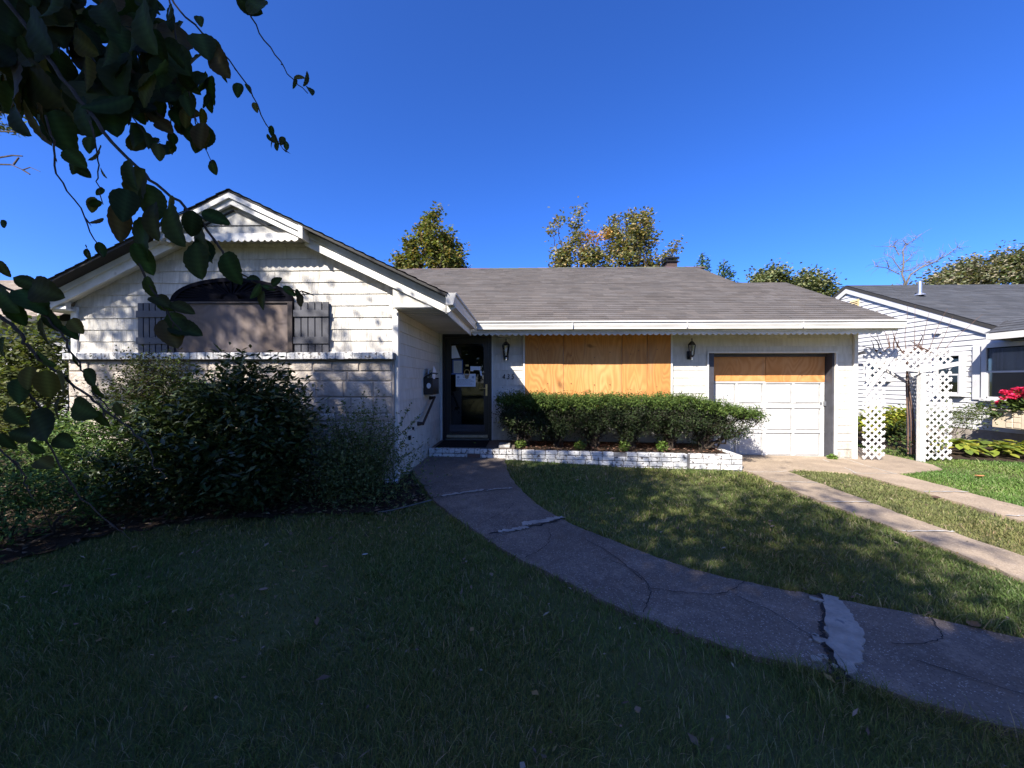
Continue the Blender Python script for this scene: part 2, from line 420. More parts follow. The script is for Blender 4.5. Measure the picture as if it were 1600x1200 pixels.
walkL = [(-1.58,5.52),(-0.95,4.2),(-0.45,3.55),(-0.08,3.11),(0.26,2.79),(0.59,2.45),(0.87,2.24),(1.14,2.06),(1.4,1.96),(1.58,1.88),(1.71,1.79),(1.89,1.69),(2.06,1.61),(2.38,1.5),(3.4,1.15),(5.5,.6)]
walkR = [(-0.27,6.30),(-0.19,5.49),(-0.06,4.84),(0.2,4.14),(0.52,3.68),(0.82,3.39),(1.07,3.13),(1.36,2.89),(1.72,2.71),(2.01,2.58),(2.34,2.44),(2.58,2.31),(2.79,2.19),(3.21,2.02),(4.2,1.75),(6.1,1.2)]
def spline(P, n=8):
    out = []
    for i in range(len(P) - 1):
        p0 = P[max(i - 1, 0)]; p1 = P[i]; p2 = P[i + 1]; p3 = P[min(i + 2, len(P) - 1)]
        for k in range(n):
            t = k / n
            out.append(tuple(.5 * ((2 * p1[j]) + (-p0[j] + p2[j]) * t + (2 * p0[j] - 5 * p1[j] + 4 * p2[j] - p3[j]) * t * t + (-p0[j] + 3 * p1[j] - 3 * p2[j] + p3[j]) * t ** 3) for j in (0, 1)))
    out.append(P[-1]); return out
WL = spline([(-1.62, 6.55)] + walkL, 8)
WR = spline([(-0.285, 6.55)] + walkR, 8)
WL = [(x + rnd.gauss(0, .006), y + rnd.gauss(0, .006)) for x, y in WL]
WR = [(x + rnd.gauss(0, .005), y + rnd.gauss(0, .005)) for x, y in WR]
WALK = WL + WR[::-1]
walkway = tag(bpy.data.objects.new('walkway', None), kind='structure'); COL.objects.link(walkway)
def near(P, p): return min(range(len(P)), key=lambda i: (P[i][0] - p[0]) ** 2 + (P[i][1] - p[1]) ** 2)
cuts = [(0, 0), (near(WL, (-1.02, 4.25)), near(WR, (-.06, 4.72))), (near(WL, (-.26, 3.42)), near(WR, (.42, 3.84))), (near(WL, (1.56, 1.88)), near(WR, (1.99, 2.6))), (len(WL) - 1, len(WR) - 1)]
def strip_slab(A, B, lift, m, name, parent, th=.06, nacross=8, tilt=0.0):
    """slab between two edge lines resampled to the same count, following the ground"""
    def rs(P, n):
        P = [Vector((*p, 0)) for p in P]; L = [0]
        for i in range(1, len(P)): L.append(L[-1] + (P[i] - P[i - 1]).length)
        o = []; k = 0
        for j in range(n):
            s = L[-1] * j / (n - 1)
            while k < len(P) - 2 and L[k + 1] < s: k += 1
            f = (s - L[k]) / max(L[k + 1] - L[k], 1e-9); o.append(P[k].lerp(P[k + 1], f))
        return o
    n = max(len(A), len(B), 2); A = rs(A, n); B = rs(B, n); mb = MB(); top = []
    for i in range(n):
        for j in range(nacross + 1):
            p = A[i].lerp(B[i], j / nacross)
            top.append((p.x, p.y, ground_z(p.x, p.y) + lift + tilt * (i / (n - 1) - .5)))
    w = nacross + 1
    fs = [(i * w + j, i * w + j + 1, (i + 1) * w + j + 1, (i + 1) * w + j) for i in range(n - 1) for j in range(nacross)]
    if (A[-1] - A[0]).cross(B[0] - A[0]).z < 0: pass
    mb.add(top, fs)
    rim = [(i * w) for i in range(n)] + [(n - 1) * w + j for j in range(1, w)] + [i * w + w - 1 for i in range(n - 2, -1, -1)] + [j for j in range(w - 2, 0, -1)]
    vs = [top[k] for k in rim] + [(top[k][0], top[k][1], top[k][2] - th) for k in rim]; q = len(rim)
    mb.add(vs, [(k, (k + 1) % q, q + (k + 1) % q, q + k) for k in range(q)])
    return mb.build(name, m, parent)
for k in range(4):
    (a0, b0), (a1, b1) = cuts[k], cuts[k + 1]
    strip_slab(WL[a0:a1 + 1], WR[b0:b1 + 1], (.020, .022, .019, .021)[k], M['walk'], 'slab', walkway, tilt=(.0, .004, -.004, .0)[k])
def ribbon(pts, w, lift, m, name, parent, jag=0.0, th=0):
    mb = MB(); n = len(pts); L = []; R = []
    for i, p in enumerate(pts):
        a = Vector(pts[max(i - 1, 0)]); b = Vector(pts[min(i + 1, n - 1)]); t = (b - a).normalized(); r = Vector((-t.y, t.x))
        ww = (w[i] if hasattr(w, '__len__') else w)
        l = Vector(p) + r * (ww / 2 + rnd.uniform(-jag, jag)); q = Vector(p) - r * (ww / 2 + rnd.uniform(-jag, jag))
        L.append((l.x, l.y, ground_z(l.x, l.y) + lift)); R.append((q.x, q.y, ground_z(q.x, q.y) + lift))
    mb.add(L + R, [(i, i + 1, n + i + 1, n + i) for i in range(n - 1)])
    return mb.build(name, m, parent)
# joints, score lines and cracks of the walk (thin sheets just above the slabs)
def dens(P, n=6, j=.012):
    Q = spline(P, n); return [(x + rnd.gauss(0, j), y + rnd.gauss(0, j)) for x, y in Q]
ribbon(dens([(-1.0,4.25),(-.6,4.50),(-.12,4.70)], 14, .012), .014, .027, M['crack'], 'joint_crack', walkway, .004)
for seg, w in (([(-.9,4.33),(-.62,4.485),(-.45,4.57)], .05), ([(-.42,4.56),(-.25,4.65),(-.12,4.70)], .045)):
    ribbon(dens(seg, 9, .01), w * .8, .0295, M['patch'], 'joint_mortar', walkway, .011)
ribbon(dens([(-.26,3.47),(.09,3.62),(.42,3.83)], 14, .014), .022, .0285, M['crack'], 'joint_crack', walkway, .007)
for seg, w in (([(-.2,3.5),(-.06,3.555),(.04,3.60)], .05), ([(.0,3.67),(.13,3.71),(.27,3.78)], .085), ([(.28,3.79),(.34,3.82),(.40,3.85)], .05)):
    ribbon(dens(seg, 8, .012), w * .85, .0315, M['patch'], 'joint_mortar', walkway, .014)
ribbon(dens([(1.99,2.60),(1.86,2.39),(1.725,2.23),(1.665,2.13),(1.585,1.98),(1.53,1.86)], 10, .008), [.02] * 30 + [.035] * 12 + [.07] * 9, .0275, M['crack'], 'joint_crack', walkway, .008)
PATCH = [(2.01,2.605),(2.07,2.56),(2.05,2.47),(2.02,2.39),(1.98,2.31),(1.95,2.23),(1.88,2.14),(1.81,2.08),(1.76,2.01),(1.69,1.96),(1.60,1.885),(1.565,1.885),(1.61,1.98),(1.67,2.13),(1.74,2.23),(1.80,2.31),(1.86,2.39),(1.93,2.49)]
pts = []
for i, p in enumerate(PATCH):
    q = PATCH[(i + 1) % len(PATCH)]
    for k in range(4): pts.append((p[0] + (q[0] - p[0]) * k / 4 + rnd.gauss(0, .008), p[1] + (q[1] - p[1]) * k / 4 + rnd.gauss(0, .008)))
mb = MB(); n = len(pts)
mb.add([(x, y, .0305 + ground_z(x, y)) for x, y in pts] + [(x, y, .01 + ground_z(x, y)) for x, y in pts], [tuple(range(n))] + [(i, (i + 1) % n, n + (i + 1) % n, n + i) for i in range(n)])
mb.build('concrete_patch', M['patch'], walkway)
for q in range(12):                       # crumbs of the patch along the crack
    c = rnd.choice([(1.62, 2.12), (1.55, 1.99), (1.93, 2.55), (1.64, 2.17), (1.80, 1.98), (1.9, 2.02)])
    x, y = c[0] + rnd.gauss(0, .025), c[1] + rnd.gauss(0, .03); r = rnd.uniform(.008, .028)
    k = [(x + r * rnd.uniform(.6, 1.3) * math.cos(a) , y + r * rnd.uniform(.6, 1.3) * math.sin(a)) for a in [i * PI / 3.5 for i in range(7)]]
    MB().prism(k, 'z', ground_z(x, y) + .02, ground_z(x, y) + .029).build('patch_chip', M['patch'], walkway)
for P in ([(-.42,3.62),(-.25,3.85),(-.12,4.06),(-.08,4.2)], [(.02,3.05),(.18,3.22),(.25,3.38),(.26,3.6)], [(.74,2.36),(.85,2.55),(.88,2.72),(.83,2.9),(.64,3.08)], [(.86,2.66),(1.08,2.60),(1.35,2.60),(1.58,2.75)], [(1.42,2.58),(1.55,2.38),(1.62,2.16)], [(2.0,2.12),(2.2,2.13),(2.35,2.2),(2.46,2.36)], [(2.0,2.0),(2.3,1.78),(2.5,1.6)], [(.55,3.42),(.75,3.1),(.86,2.75)]):
    ribbon(dens(P, 9, .005), .005, .0275, M['crack'], 'score_line', walkway, .002)

# driveway: two concrete strips, apron in front of the garage, side path through the arbor
driveway = tag(bpy.data.objects.new('driveway', None), kind='structure'); COL.objects.link(driveway)
def jit(P, n=7, j=.012): return [(x + rnd.gauss(0, j), y + rnd.gauss(0, j)) for x, y in spline(P, n)]
sLl = jit([(3.62,6.18),(3.56,5.4),(3.55,4.6),(3.60,4.03),(3.62,3.3),(3.60,2.7),(3.58,1),(3.5,-3)])
sLr = jit([(4.33,6.37),(4.18,5.5),(4.10,4.6),(4.07,4.0),(4.09,3.3),(4.10,2.7),(4.08,1),(4.0,-3)])
sRl = jit([(5.28,6.24),(5.17,5.2),(5.12,4.3),(5.10,3.5),(5.08,2),(5,-3)])
sRr = jit([(5.95,6.22),(5.74,5.2),(5.68,4.4),(5.66,3.5),(5.64,2),(5.55,-3)])
APRON = [(3.60,7.72),(3.60,6.55),(3.62,6.18),(4.33,6.37),(4.58,6.52),(5.01,6.44),(5.28,6.24),(5.95,6.22),(6.5,6.42),(7.07,6.62),(7.31,7.0),(7.40,7.9),(6.30,7.9),(6.0,7.72)]
def split_strip(A, B, ys, m, parent):
    prev_a = prev_b = 0
    for y in ys + [None]:
        if y is None: ia, ib = len(A) - 1, len(B) - 1
        else:
            ia = min(range(len(A)), key=lambda i: abs(A[i][1] - y)); ib = min(range(len(B)), key=lambda i: abs(B[i][1] - y))
        if ia > prev_a and ib > prev_b:
            strip_slab(A[prev_a:ia + 1], B[prev_b:ib + 1], .022 + rnd.uniform(-.003, .003), m, 'slab', parent, nacross=5)
            if y is not None:
                a, b = Vector(A[ia]), Vector(B[ib])
                ribbon([tuple(a.lerp(b, f / 12) + Vector((0, rnd.gauss(0, .006)))) for f in range(13)], .022, .0305, M['joint'], 'joint_strip', parent, .006)
        prev_a, prev_b = ia, ib
split_strip(sLl, sLr, [5.5, 4.6, 3.66, 2.6, .8], M['drive'], driveway)
split_strip(sRl, sRr, [5.08, 4.2, 2.6, .5], M['drive'], driveway)
ap = MB(); n = len(APRON)
ap.add([(x, y, ground_z(x, y) + .019) for x, y in APRON] + [(x, y, ground_z(x, y) - .05) for x, y in APRON], [tuple(range(n))] + [(i, (i + 1) % n, n + (i + 1) % n, n + i) for i in range(n)])
ap.build('slab', M['drive'], driveway)
for P in ([(3.62,6.2),(3.98,6.27),(4.33,6.37)], [(5.28,6.24),(5.6,6.22),(5.95,6.22)], [(6.2,7.6),(6.05,6.9),(5.9,6.2)], [(5.3,6.22),(5.5,6.6),(5.7,7.4)]):
    ribbon(dens(P, 8, .006), .018, .0235, M['joint'], 'joint_strip', driveway, .005)
PATHR = [(6.78,7.9),(7.40,7.9),(7.55,8.6),(7.75,9.6),(8.4,11.5),(7.7,11.8),(7.15,9.7),(6.85,8.6)]
pp = MB(); n = len(PATHR)
pp.add([(x, y, ground_z(x, y) + .015) for x, y in PATHR] + [(x, y, ground_z(x, y) - .05) for x, y in PATHR], [tuple(range(n))] + [(i, (i + 1) % n, n + (i + 1) % n, n + i) for i in range(n)])
pp.build('slab', M['drive'], driveway)

# planting beds: mulch sheets
BED = [(-12,1.2),(-6.0,1.9),(-4.11,2.92),(-3.93,3.1),(-3.64,3.45),(-3.2,3.64),(-2.65,3.76),(-2.05,3.84),(-1.41,3.89),(-1.05,4.2),(-1.25,4.65),(-1.66,5.4),(-1.66,6.4),(-1.5,7.3),(-12,7.3)]
bx = []
gxs = np.arange(-12, -.9, .14); gys = np.arange(1.2, 7.2, .14)
GX, GY = np.meshgrid(gxs, gys); cx = (GX[:-1, :-1] + .07).ravel(); cy = (GY[:-1, :-1] + .07).ravel()
ins = inpoly(cx, cy, BED); Vz = ground_np(GX, GY) + .012 + NP.uniform(-.012, .02, GX.shape)
w_ = len(gxs); jj = (np.arange(len(gys) - 1)[:, None] * w_ + np.arange(w_ - 1)[None, :]).ravel()[ins]
me = np_mesh('mulch_bed', np.stack([GX, GY, Vz], -1).reshape(-1, 3), 4, np.stack([jj, jj + 1, jj + w_ + 1, jj + w_], 1).ravel(), M['soil'])
tag(link_mesh('mulch_bed', me), kind='structure')
BEDR = [(8.3,7.55),(9.0,7.35),(10.2,6.6),(11.2,6),(11.2,13),(8.2,13),(7.9,9.9),(8.15,8.4)]
b2 = MB(); n = len(BEDR)
b2.add([(x, y, ground_z(x, y) + .012) for x, y in BEDR], [tuple(range(n))]).build('mulch_bed', M['soil'])['kind'] = 'structure'

# ================================================================== THE RANCH HOUSE
house = thing('ranch_house', 'white shingled single storey ranch house with boarded windows and grey roof', 'house', (0, 8, 0))
H = house
WX0, WX1, WY = -5.89, -1.60, 4.93        # front wing
SL = .478; RX, RZ = -3.56, 3.77          # wing ridge
def roofz(x): return RZ - SL * abs(x - RX)
wc = MB()
wc.prism([(WX0, -.1), (WX1, -.1), (WX1, 2.36), (-1.60, roofz(-1.60) - .10), (RX, RZ - .14), (WX0, roofz(WX0) - .10)], 'y', WY, 9.0)
wallF = wc.build('wall', M['wallcore'], H)
mw = MB()   # main wall behind the siding, pieces round the garage opening
mw.box(-1.60, 3.60, 7.525, 7.8, -.1, 2.36); mw.box(6.0, 6.38, 7.525, 7.8, -.15, 2.36); mw.box(3.60, 6.0, 7.525, 7.72, 1.985, 2.36)
mw.box(6.22, 6.38, 7.8, 13, -.15, 2.36); mw.box(-6, 6.2, 13, 13.2, -.1, 2.36); mw.box(-1.6, 3.6, 7.8, 7.9, -.1, 2.36)
mw.prism([(7.53, 2.36), (12.0, 2.36), (9.79, 3.6)], 'x', 6.2, 6.36)
wallM = mw.build('wall', M['wallcore'], H)
ROW = .152
def shingle(parent, u0, u1, ut0, ut1, z0, z1, plane, horiz, m, out=1, th=.017):
    """one siding shingle, its butt standing proud, its head tucked in; plane = wall coordinate, horiz 'x' or 'y'"""
    g = .0014
    a, b, c, d = u0 + g, u1 - g, ut0 + g, ut1 - g
    def P(u, off, z): return (u, plane - off, z) if horiz == 'x' else (plane + off, u, z)
    mb = MB().hexa([P(a, th, z0), P(b, th, z0), P(b, 0, z0), P(a, 0, z0), P(c, .004, z1), P(d, .004, z1), P(d, -.002, z1), P(c, -.002, z1)])
    return mb.build('siding_shingle', m, parent)
def split_row(a, b, wmin, wmax):
    r = [a]
    while b - r[-1] > wmax * 1.25: r.append(r[-1] + rnd.uniform(wmin, wmax))
    r.append(b); return r
# gable face
z = 1.815; k = 0
while z < RZ - .35:
    z1 = min(z + ROW + .01, RZ)
    def lim(zz): return max(WX0, RX - (RZ - .12 - zz) / SL), min(WX1 - .06, RX + (RZ - .12 - zz) / SL)
    a0, b0 = lim(z); a1, b1 = lim(z1)
    xs = split_row(a0, b0, .17, .36)
    for i in range(len(xs) - 1):
        x0, x1 = xs[i], xs[i + 1]; zj = z + rnd.uniform(-.0015, .0015)
        if z > 3.2: continue
        if x0 > -4.46 and x1 < -3.0 and z < 2.30: continue
        if x0 > -4.2 and x1 < -3.25 and z < 2.5: continue
        t0 = min(max(x0, a1), b1); t1 = max(min(x1, b1), a1)
        shingle(wallF, x0, x1, t0, max(t1, t0 + .006), zj, z1, WY, 'x', M['siding'])
    z += ROW; k += 1
# side wall of the wing (faces the porch)
z = .12
while z < 2.30:
    ys = split_row(4.93, 7.50, .42, .75)
    for i in range(len(ys) - 1):
        shingle(wallF, ys[i], ys[i + 1], ys[i], ys[i + 1], z + rnd.uniform(-.002, .002), min(z + ROW + .01, 2.36), WX1, 'y', M['siding2'])
    z += ROW
# main wall
z = .14
while z < 2.33:
    zt = min(z + ROW + .01, 2.355)
    for (a, b, lo, hi) in ((-.56, .03, .12, 9), (2.90, 3.575, .12, 9), (3.575, 6.03, 1.97, 9), (6.03, 6.33, -.2, 9)):
        if zt < lo + .02: continue
        if a > 2.8 and a < 3 and z < .75 : continue
        xs = split_row(a, b, .35, .62)
        zb_ = max(z, 2.013) if lo > 1.5 else z
        for i in range(len(xs) - 1):
            shingle(wallM, xs[i], xs[i + 1], xs[i], xs[i + 1], zb_ + rnd.uniform(-.002, .002), zt, 7.525, 'x', M['siding2'])
    z += ROW
for zz in (-.11, -.012): shingle(wallM, 6.03, 6.33, 6.03, 6.33, zz, zz + ROW, 7.525, 'x', M['siding2'])
MB().box(-1.56, .02, 7.49, 7.52, .1, .14).build('sill_board', M['trim'], H)
MB().box(2.9, 3.57, 7.50, 7.524, .1, .75).build('wall_base', M['siding2'], H)

# trim
MB().box(-1.655, -1.583, WY - .045, WY + .02, .17, 2.36).build('corner_board', M['trim'], H)
MB().box(6.335, 6.40, 7.47, 7.56, -.15, 2.36).build('corner_board', M['trim'], H)
MB().box(-1.585, -1.545, 7.45, 7.52, .27, 2.36).build('corner_board', M['trim'], H)
MB().box(WX0 - .02, WX0 + .06, WY - .035, WY + .01, 1.82, 2.42).build('corner_board', M['trim'], H)
# stone veneer under the gable with a rowlock sill
sv = MB().box(WX0, -1.625, 4.855, 4.93, -.1, 1.71).build('stone_veneer', M['mortar'], H)
z = .10; r = 0
while z < 1.69:
    h = (.105, .205, .205, .125, .19)[r % 5]; h = min(h, 1.705 - z)
    xs = split_row(WX0, -1.645, .22, .42)
    for i in range(len(xs) - 1):
        x0, x1 = xs[i] + .006, xs[i + 1] - .006
        if x1 - x0 < .03: continue
        mb = MB(); pr = rnd.uniform(.005, .014)
        j = lambda: rnd.uniform(-.006, .006)
        mb.hexa([(x0, 4.856, z + .005), (x1, 4.856, z + .005), (x1, 4.858, z + .005), (x0, 4.858, z + .005), (x0, 4.856, z + h - .005), (x1, 4.856, z + h - .005), (x1, 4.858, z + h - .005), (x0, 4.858, z + h - .005)])
        mb = MB(); e = .012
        mb.add([(x0, 4.857, z + .005), (x1, 4.857, z + .005), (x1, 4.857, z + h - .005), (x0, 4.857, z + h - .005),
                (x0 + e, 4.855 - pr + j(), z + .005 + e), (x1 - e, 4.855 - pr + j(), z + .005 + e), (x1 - e, 4.855 - pr + j(), z + h - .005 - e), (x0 + e, 4.855 - pr + j(), z + h - .005 - e), ((x0 + x1) / 2, 4.850 - pr, z + h / 2)],
               [(0, 1, 5, 4), (1, 2, 6, 5), (2, 3, 7, 6), (3, 0, 4, 7), (4, 5, 8), (5, 6, 8), (6, 7, 8), (7, 4, 8)])
        mb.build('stone', M['stone'], sv)
    z += h; r += 1
cap = MB().box(WX0, -1.61, 4.80, 4.93, 1.715, 1.80).build('brick_sill', M['bmortar'], H)
x = WX0
while x < -1.62:
    w = rnd.uniform(.095, .115); x1 = min(x + w, -1.60)
    d = rnd.uniform(-.004, .004)
    MB().box(x + .002, x1 - .002, 4.775 + d, 4.915, 1.722 + rnd.uniform(-.003, .003), 1.808 + rnd.uniform(-.003, .003)).build('brick', M['wbrick'], cap, bevel=.006)
    x += w
MB().box(WX0, -1.66, 4.90, 4.928, 1.795, 1.825).build('sill_board', M['trim'], H)

# ---- roofs
def course_mesh(name, pa, pb, e_up, n_out, slope_len, m, expo=.14, tab=.30, base=(.096, .085, .078), clip=None):
    """asphalt courses: every tab a quad a little proud of the one above, own tone"""
    mb = MB(); pa = Vector(pa); pb = Vector(pb); ev = (pb - pa); W = ev.length; ev.normalize(); up = Vector(e_up).normalized(); n = Vector(n_out).normalized()
    k = 0; s = 0.0
    while s < slope_len:
        s1 = min(s + expo, slope_len); x = -(tab * .5 if k % 2 else tab * rnd.random() * .2)
        while x < W:
            x1 = x + tab * rnd.choice((1, 1, .5, .75)); a = max(x, 0); b = min(x1, W)
            if b - a > .01:
                lo = .010 + rnd.uniform(0, .006); t = base; f = rnd.uniform(.86, 1.14); wv = rnd.uniform(-.02, .02)
                c = (t[0] * f * (1 + wv), t[1] * f, t[2] * f * (1 - wv))
                q = [pa + ev * a + up * s + n * lo, pa + ev * b + up * s + n * lo, pa + ev * b + up * (s1 + .004) + n * .003, pa + ev * a + up * (s1 + .004) + n * .003, pa + ev * a + up * s, pa + ev * b + up * s]
                mb.add(q, [(0, 1, 2, 3), (4, 5, 1, 0)], c)
            x = x1
        s = s1; k += 1
    return mb
RM = MB()
EY, EZ = 6.86, 2.505
nrm = (0, -SL, 1); upv = (0, 1, SL); ln = math.sqrt(1 + SL * SL)
L1 = (11.95 - EY) * ln
roof = MB()
roof.add([(-6, EY, EZ - .02), (5.38, EY, EZ - .02), (5.38, 11.95, EZ + (11.95 - EY) * SL - .02), (-6, 11.95, EZ + (11.95 - EY) * SL - .02), (-6, 17, 2.4), (5.38, 17, 2.4)], [(0, 1, 2, 3), (3, 2, 5, 4)])
roof.add([(5.38, EY, EZ - .02), (6.60, EY, EZ - .02), (6.60, 9.8, EZ + (9.8 - EY) * SL - .02), (5.38, 9.8, EZ + (9.8 - EY) * SL - .02), (5.38, 13, 2.4), (6.60, 13, 2.4)], [(0, 1, 2, 3), (3, 2, 5, 4)])
roof.add([(5.36, EY + 1, EZ + SL - .02), (5.36, 11.95, EZ + (11.95 - EY) * SL - .02), (5.36, 17, 2.4)], [(0, 1, 2)])
roofo = roof.build('roof', M['edge'], H)
a = course_mesh('r', (-1.6, EY, EZ), (5.38, EY, EZ), upv, nrm, (9.8 - EY) * ln, None)
a = course_mesh('r', (-6, EY, EZ), (6.60, EY, EZ), upv, nrm, (9.8 - EY) * ln, None)
b = course_mesh('r', (-6, 9.8, EZ + (9.8 - EY) * SL), (5.38, 9.8, EZ + (9.8 - EY) * SL), upv, nrm, (11.95 - 9.8) * ln, None)
b0 = len(a.v); a.v += b.v; a.f += [tuple(b0 + i for i in f) for f in b.f]; a.c += b.c
so = a.build('roof_shingles', M['shingle'], roofo); so['kind'] = 'stuff'
# ridge caps
x = -3.4
while x < 5.38:
    zc = EZ + (11.95 - EY) * SL
    MB().add([(x, 11.80, zc - .055), (x + .31, 11.80, zc - .062), (x + .31, 11.95, zc + .014), (x, 11.95, zc + .022), (x, 12.1, zc - .055), (x + .31, 12.1, zc - .062)], [(0, 1, 2, 3), (3, 2, 5, 4)], tuple(t * rnd.uniform(.8, 1.2) for t in (.096, .085, .078))).build('ridge_cap', M['shingle'], roofo)
    x += .30
# wing roof: two slopes
wr = MB()
for sgn in (-1, 1):
    e = RX + sgn * 2.66
    ze = roofz(e)
    wr.add([(RX, 4.60, RZ), (RX, 9.9, RZ), (e, 9.9, ze), (e, 4.60, ze), (RX, 4.60, RZ - .03), (RX, 9.9, RZ - .03), (e, 9.9, ze - .03), (e, 4.60, ze - .03)], [(0, 1, 2, 3), (4, 7, 6, 5), (0, 3, 7, 4), (1, 5, 6, 2), (3, 2, 6, 7)])
wro = wr.build('roof', M['edge'], H)
so = MB()
for sgn in (-1, 1):
    e = RX + sgn * 2.67
    if sgn > 0: q = course_mesh('w', (e, 4.58, roofz(e) + .003), (e, 9.9, roofz(e) + .003), (-sgn, 0, SL), (sgn * SL, 0, 1), 2.67 * ln, None)
    else: q = course_mesh('w', (e, 9.9, roofz(e) + .003), (e, 4.58, roofz(e) + .003), (-sgn, 0, SL), (sgn * SL, 0, 1), 2.67 * ln, None)
    b0 = len(so.v); so.v += q.v; so.f += [tuple(b0 + i for i in f) for f in q.f]; so.c += q.c
so = so.build('roof_shingles', M['shingle'], wro); so['kind'] = 'stuff'
# rake fascia boards: lower ones against the wall, upper pair round the projecting pediment
def rake(x0, x1, y0, y1, top, wid, name='rake_board'):
    z0, z1 = roofz(x0) - top, roofz(x1) - top
    return MB().hexa([(x0, y0, z0 - wid), (x1, y0, z1 - wid), (x1, y1, z1 - wid), (x0, y1, z0 - wid), (x0, y0, z0), (x1, y0, z1), (x1, y1, z1), (x0, y1, z0)]).build(name, M['trim'], H)
XS0, XS1 = -4.44, -2.70          # where the pediment's rakes stop
for sgn, xe, xs in ((1, -.93, XS1), (-1, -6.19, XS0)):
    rake(xs - sgn * .02, xe, 4.74, 4.765, .035, .075, 'rake_trim')
    rake(xs - sgn * .02, xe, 4.765, 4.80, .035, .185)
    rake(RX, xs, 4.60, 4.63, .030, .06, 'rake_trim')
    rake(RX, xs, 4.63, 4.665, .030, .13)
    # boxed end of the upper rake
    z0 = roofz(xs)
    MB().hexa([(xs, 4.59, z0 - .17), (xs + sgn * .05, 4.59, z0 - .19), (xs + sgn * .05, 4.78, z0 - .19), (xs, 4.78, z0 - .17), (xs, 4.59, z0 - .02), (xs + sgn * .05, 4.59, z0 - .045), (xs + sgn * .05, 4.78, z0 - .045), (xs, 4.78, z0 - .02)]).build('rake_return', M['gutter'], H)
# soffit strips under the rakes
for sgn, xe in ((1, -.93), (-1, -6.19)):
    z0, z1 = roofz(RX) - .16, roofz(xe) - .16
    MB().hexa([(RX, 4.805, z0 - .01), (xe, 4.805, z1 - .01), (xe, 4.92, z1 - .01), (RX, 4.92, z0 - .01), (RX, 4.805, z0), (xe, 4.805, z1), (xe, 4.92, z1), (RX, 4.92, z0)] if sgn > 0 else [(xe, 4.805, z1 - .01), (RX, 4.805, z0 - .01), (RX, 4.92, z0 - .01), (xe, 4.92, z1 - .01), (xe, 4.805, z1), (RX, 4.805, z0), (RX, 4.92, z0), (xe, 4.92, z1)]).build('rake_soffit', M['soffit'], H)
# pediment: flat triangle standing proud with scalloped lower edge
def scallop(mb, p, q, ztop, zbot, r, th=.012, normal='y'):
    p = Vector(p); q = Vector(q); L = (q - p).length; n = max(1, round(L / r)); N_ = n * 8; d = (q - p).normalized()
    o = Vector((-d.y, d.x, 0)) * th
    top = []; bot = []
    for i in range(N_ + 1):
        s = L * i / N_; f = (i % 8) / 8
        b = p + d * s
        top.append((b.x, b.y, ztop)); bot.append((b.x, b.y, zbot - abs(math.sin(PI * f)) * r * .30))
    m = N_ + 1
    vs = top + bot + [(x + o.x, y + o.y, z) for x, y, z in top] + [(x + o.x, y + o.y, z) for x, y, z in bot]
    fs = []
    for i in range(N_):
        fs += [(i, i + 1, m + i + 1, m + i), (2 * m + i + 1, 2 * m + i, 3 * m + i, 3 * m + i + 1), (m + i, m + i + 1, 3 * m + i + 1, 3 * m + i)]
    mb.add(vs, fs); return mb
ZP = 3.232
pd = MB().prism([(XS0 + .02, ZP), (XS1 - .02, ZP), (XS1 - .02, ZP + .03), (RX, RZ - .12), (XS0 + .02, ZP + .03)], 'y', 4.70, 4.93)
ped = pd.build('pediment', M['siding2'], H)
MB().box(XS0 + .02, XS1 - .02, 4.66, 4.70, ZP - .01, ZP + .035).build('pediment_board', M['trim'], ped)
MB().box(XS0 + .3, XS1 - .3, 4.690, 4.70, ZP + .14, ZP + .147).build('pediment_seam', M['edge'], ped)
for sgn in (-1, 1):
    MB().hexa([(RX, 4.675, RZ - .215), (RX + sgn * .6, 4.675, RZ - .215 - .6 * SL), (RX + sgn * .6, 4.70, RZ - .215 - .6 * SL), (RX, 4.70, RZ - .215), (RX, 4.675, RZ - .202), (RX + sgn * .6, 4.675, RZ - .202 - .6 * SL), (RX + sgn * .6, 4.70, RZ - .202 - .6 * SL), (RX, 4.70, RZ - .202)]).build('pediment_molding', M['edge'], ped)
scallop(MB(), (XS0 + .04, 4.655, 0), (XS1 - .04, 4.655, 0), ZP + .005, ZP - .045, .085).build('scallop_trim', M['trim'], H)
# horizontal frieze closing the right eave of the gable, soffit, fascia, gutter
MB().prism([(-1.62, 2.385), (-.96, 2.385), (-.96, roofz(-.96) - .17), (-1.62, roofz(-1.62) - .20)], 'y', 4.80, 4.86).build('eave_return', M['siding2'], H)
MB().box(-1.66, -.95, 4.785, 4.80, 2.372, 2.405).build('frieze_board', M['trim'], H)
MB().prism([(-6.19, 2.385), (-5.86, 2.385), (-5.86, roofz(-5.86) - .20), (-6.19, roofz(-6.19) - .12)], 'y', 4.80, 4.86).build('eave_return', M['siding2'], H)
MB().box(-6.19, -5.84, 4.785, 4.80, 2.372, 2.405).build('frieze_board', M['trim'], H)
MB().box(-6.19, -5.86, 4.80, 9, 2.36, 2.384).build('soffit', M['soffit'], H)
sf = MB().box(-1.598, -.93, 4.80, 6.93, 2.362, 2.384).build('soffit', M['soffit'], H)
y = 4.86
while y < 6.9:
    MB().box(-1.59, -.94, y, y + .012, 2.356, 2.363).build('soffit_seam', M['gutter'], sf); y += .15
MB().box(-1.598, 6.62, 6.952, 7.523, 2.357, 2.379).build('soffit', M['soffit'], H)
MB().box(-.945, -.915, 4.765, 6.93, 2.29, 2.50).build('fascia', M['trim'], H)
MB().box(-.945, 6.62, 6.93, 6.95, 2.33, 2.50).build('fascia', M['trim'], H)
scallop(MB(), (-.912, 4.77, 0), (-.912, 6.93, 0), 2.34, 2.285, .085).build('scallop_trim', M['trim'], H)
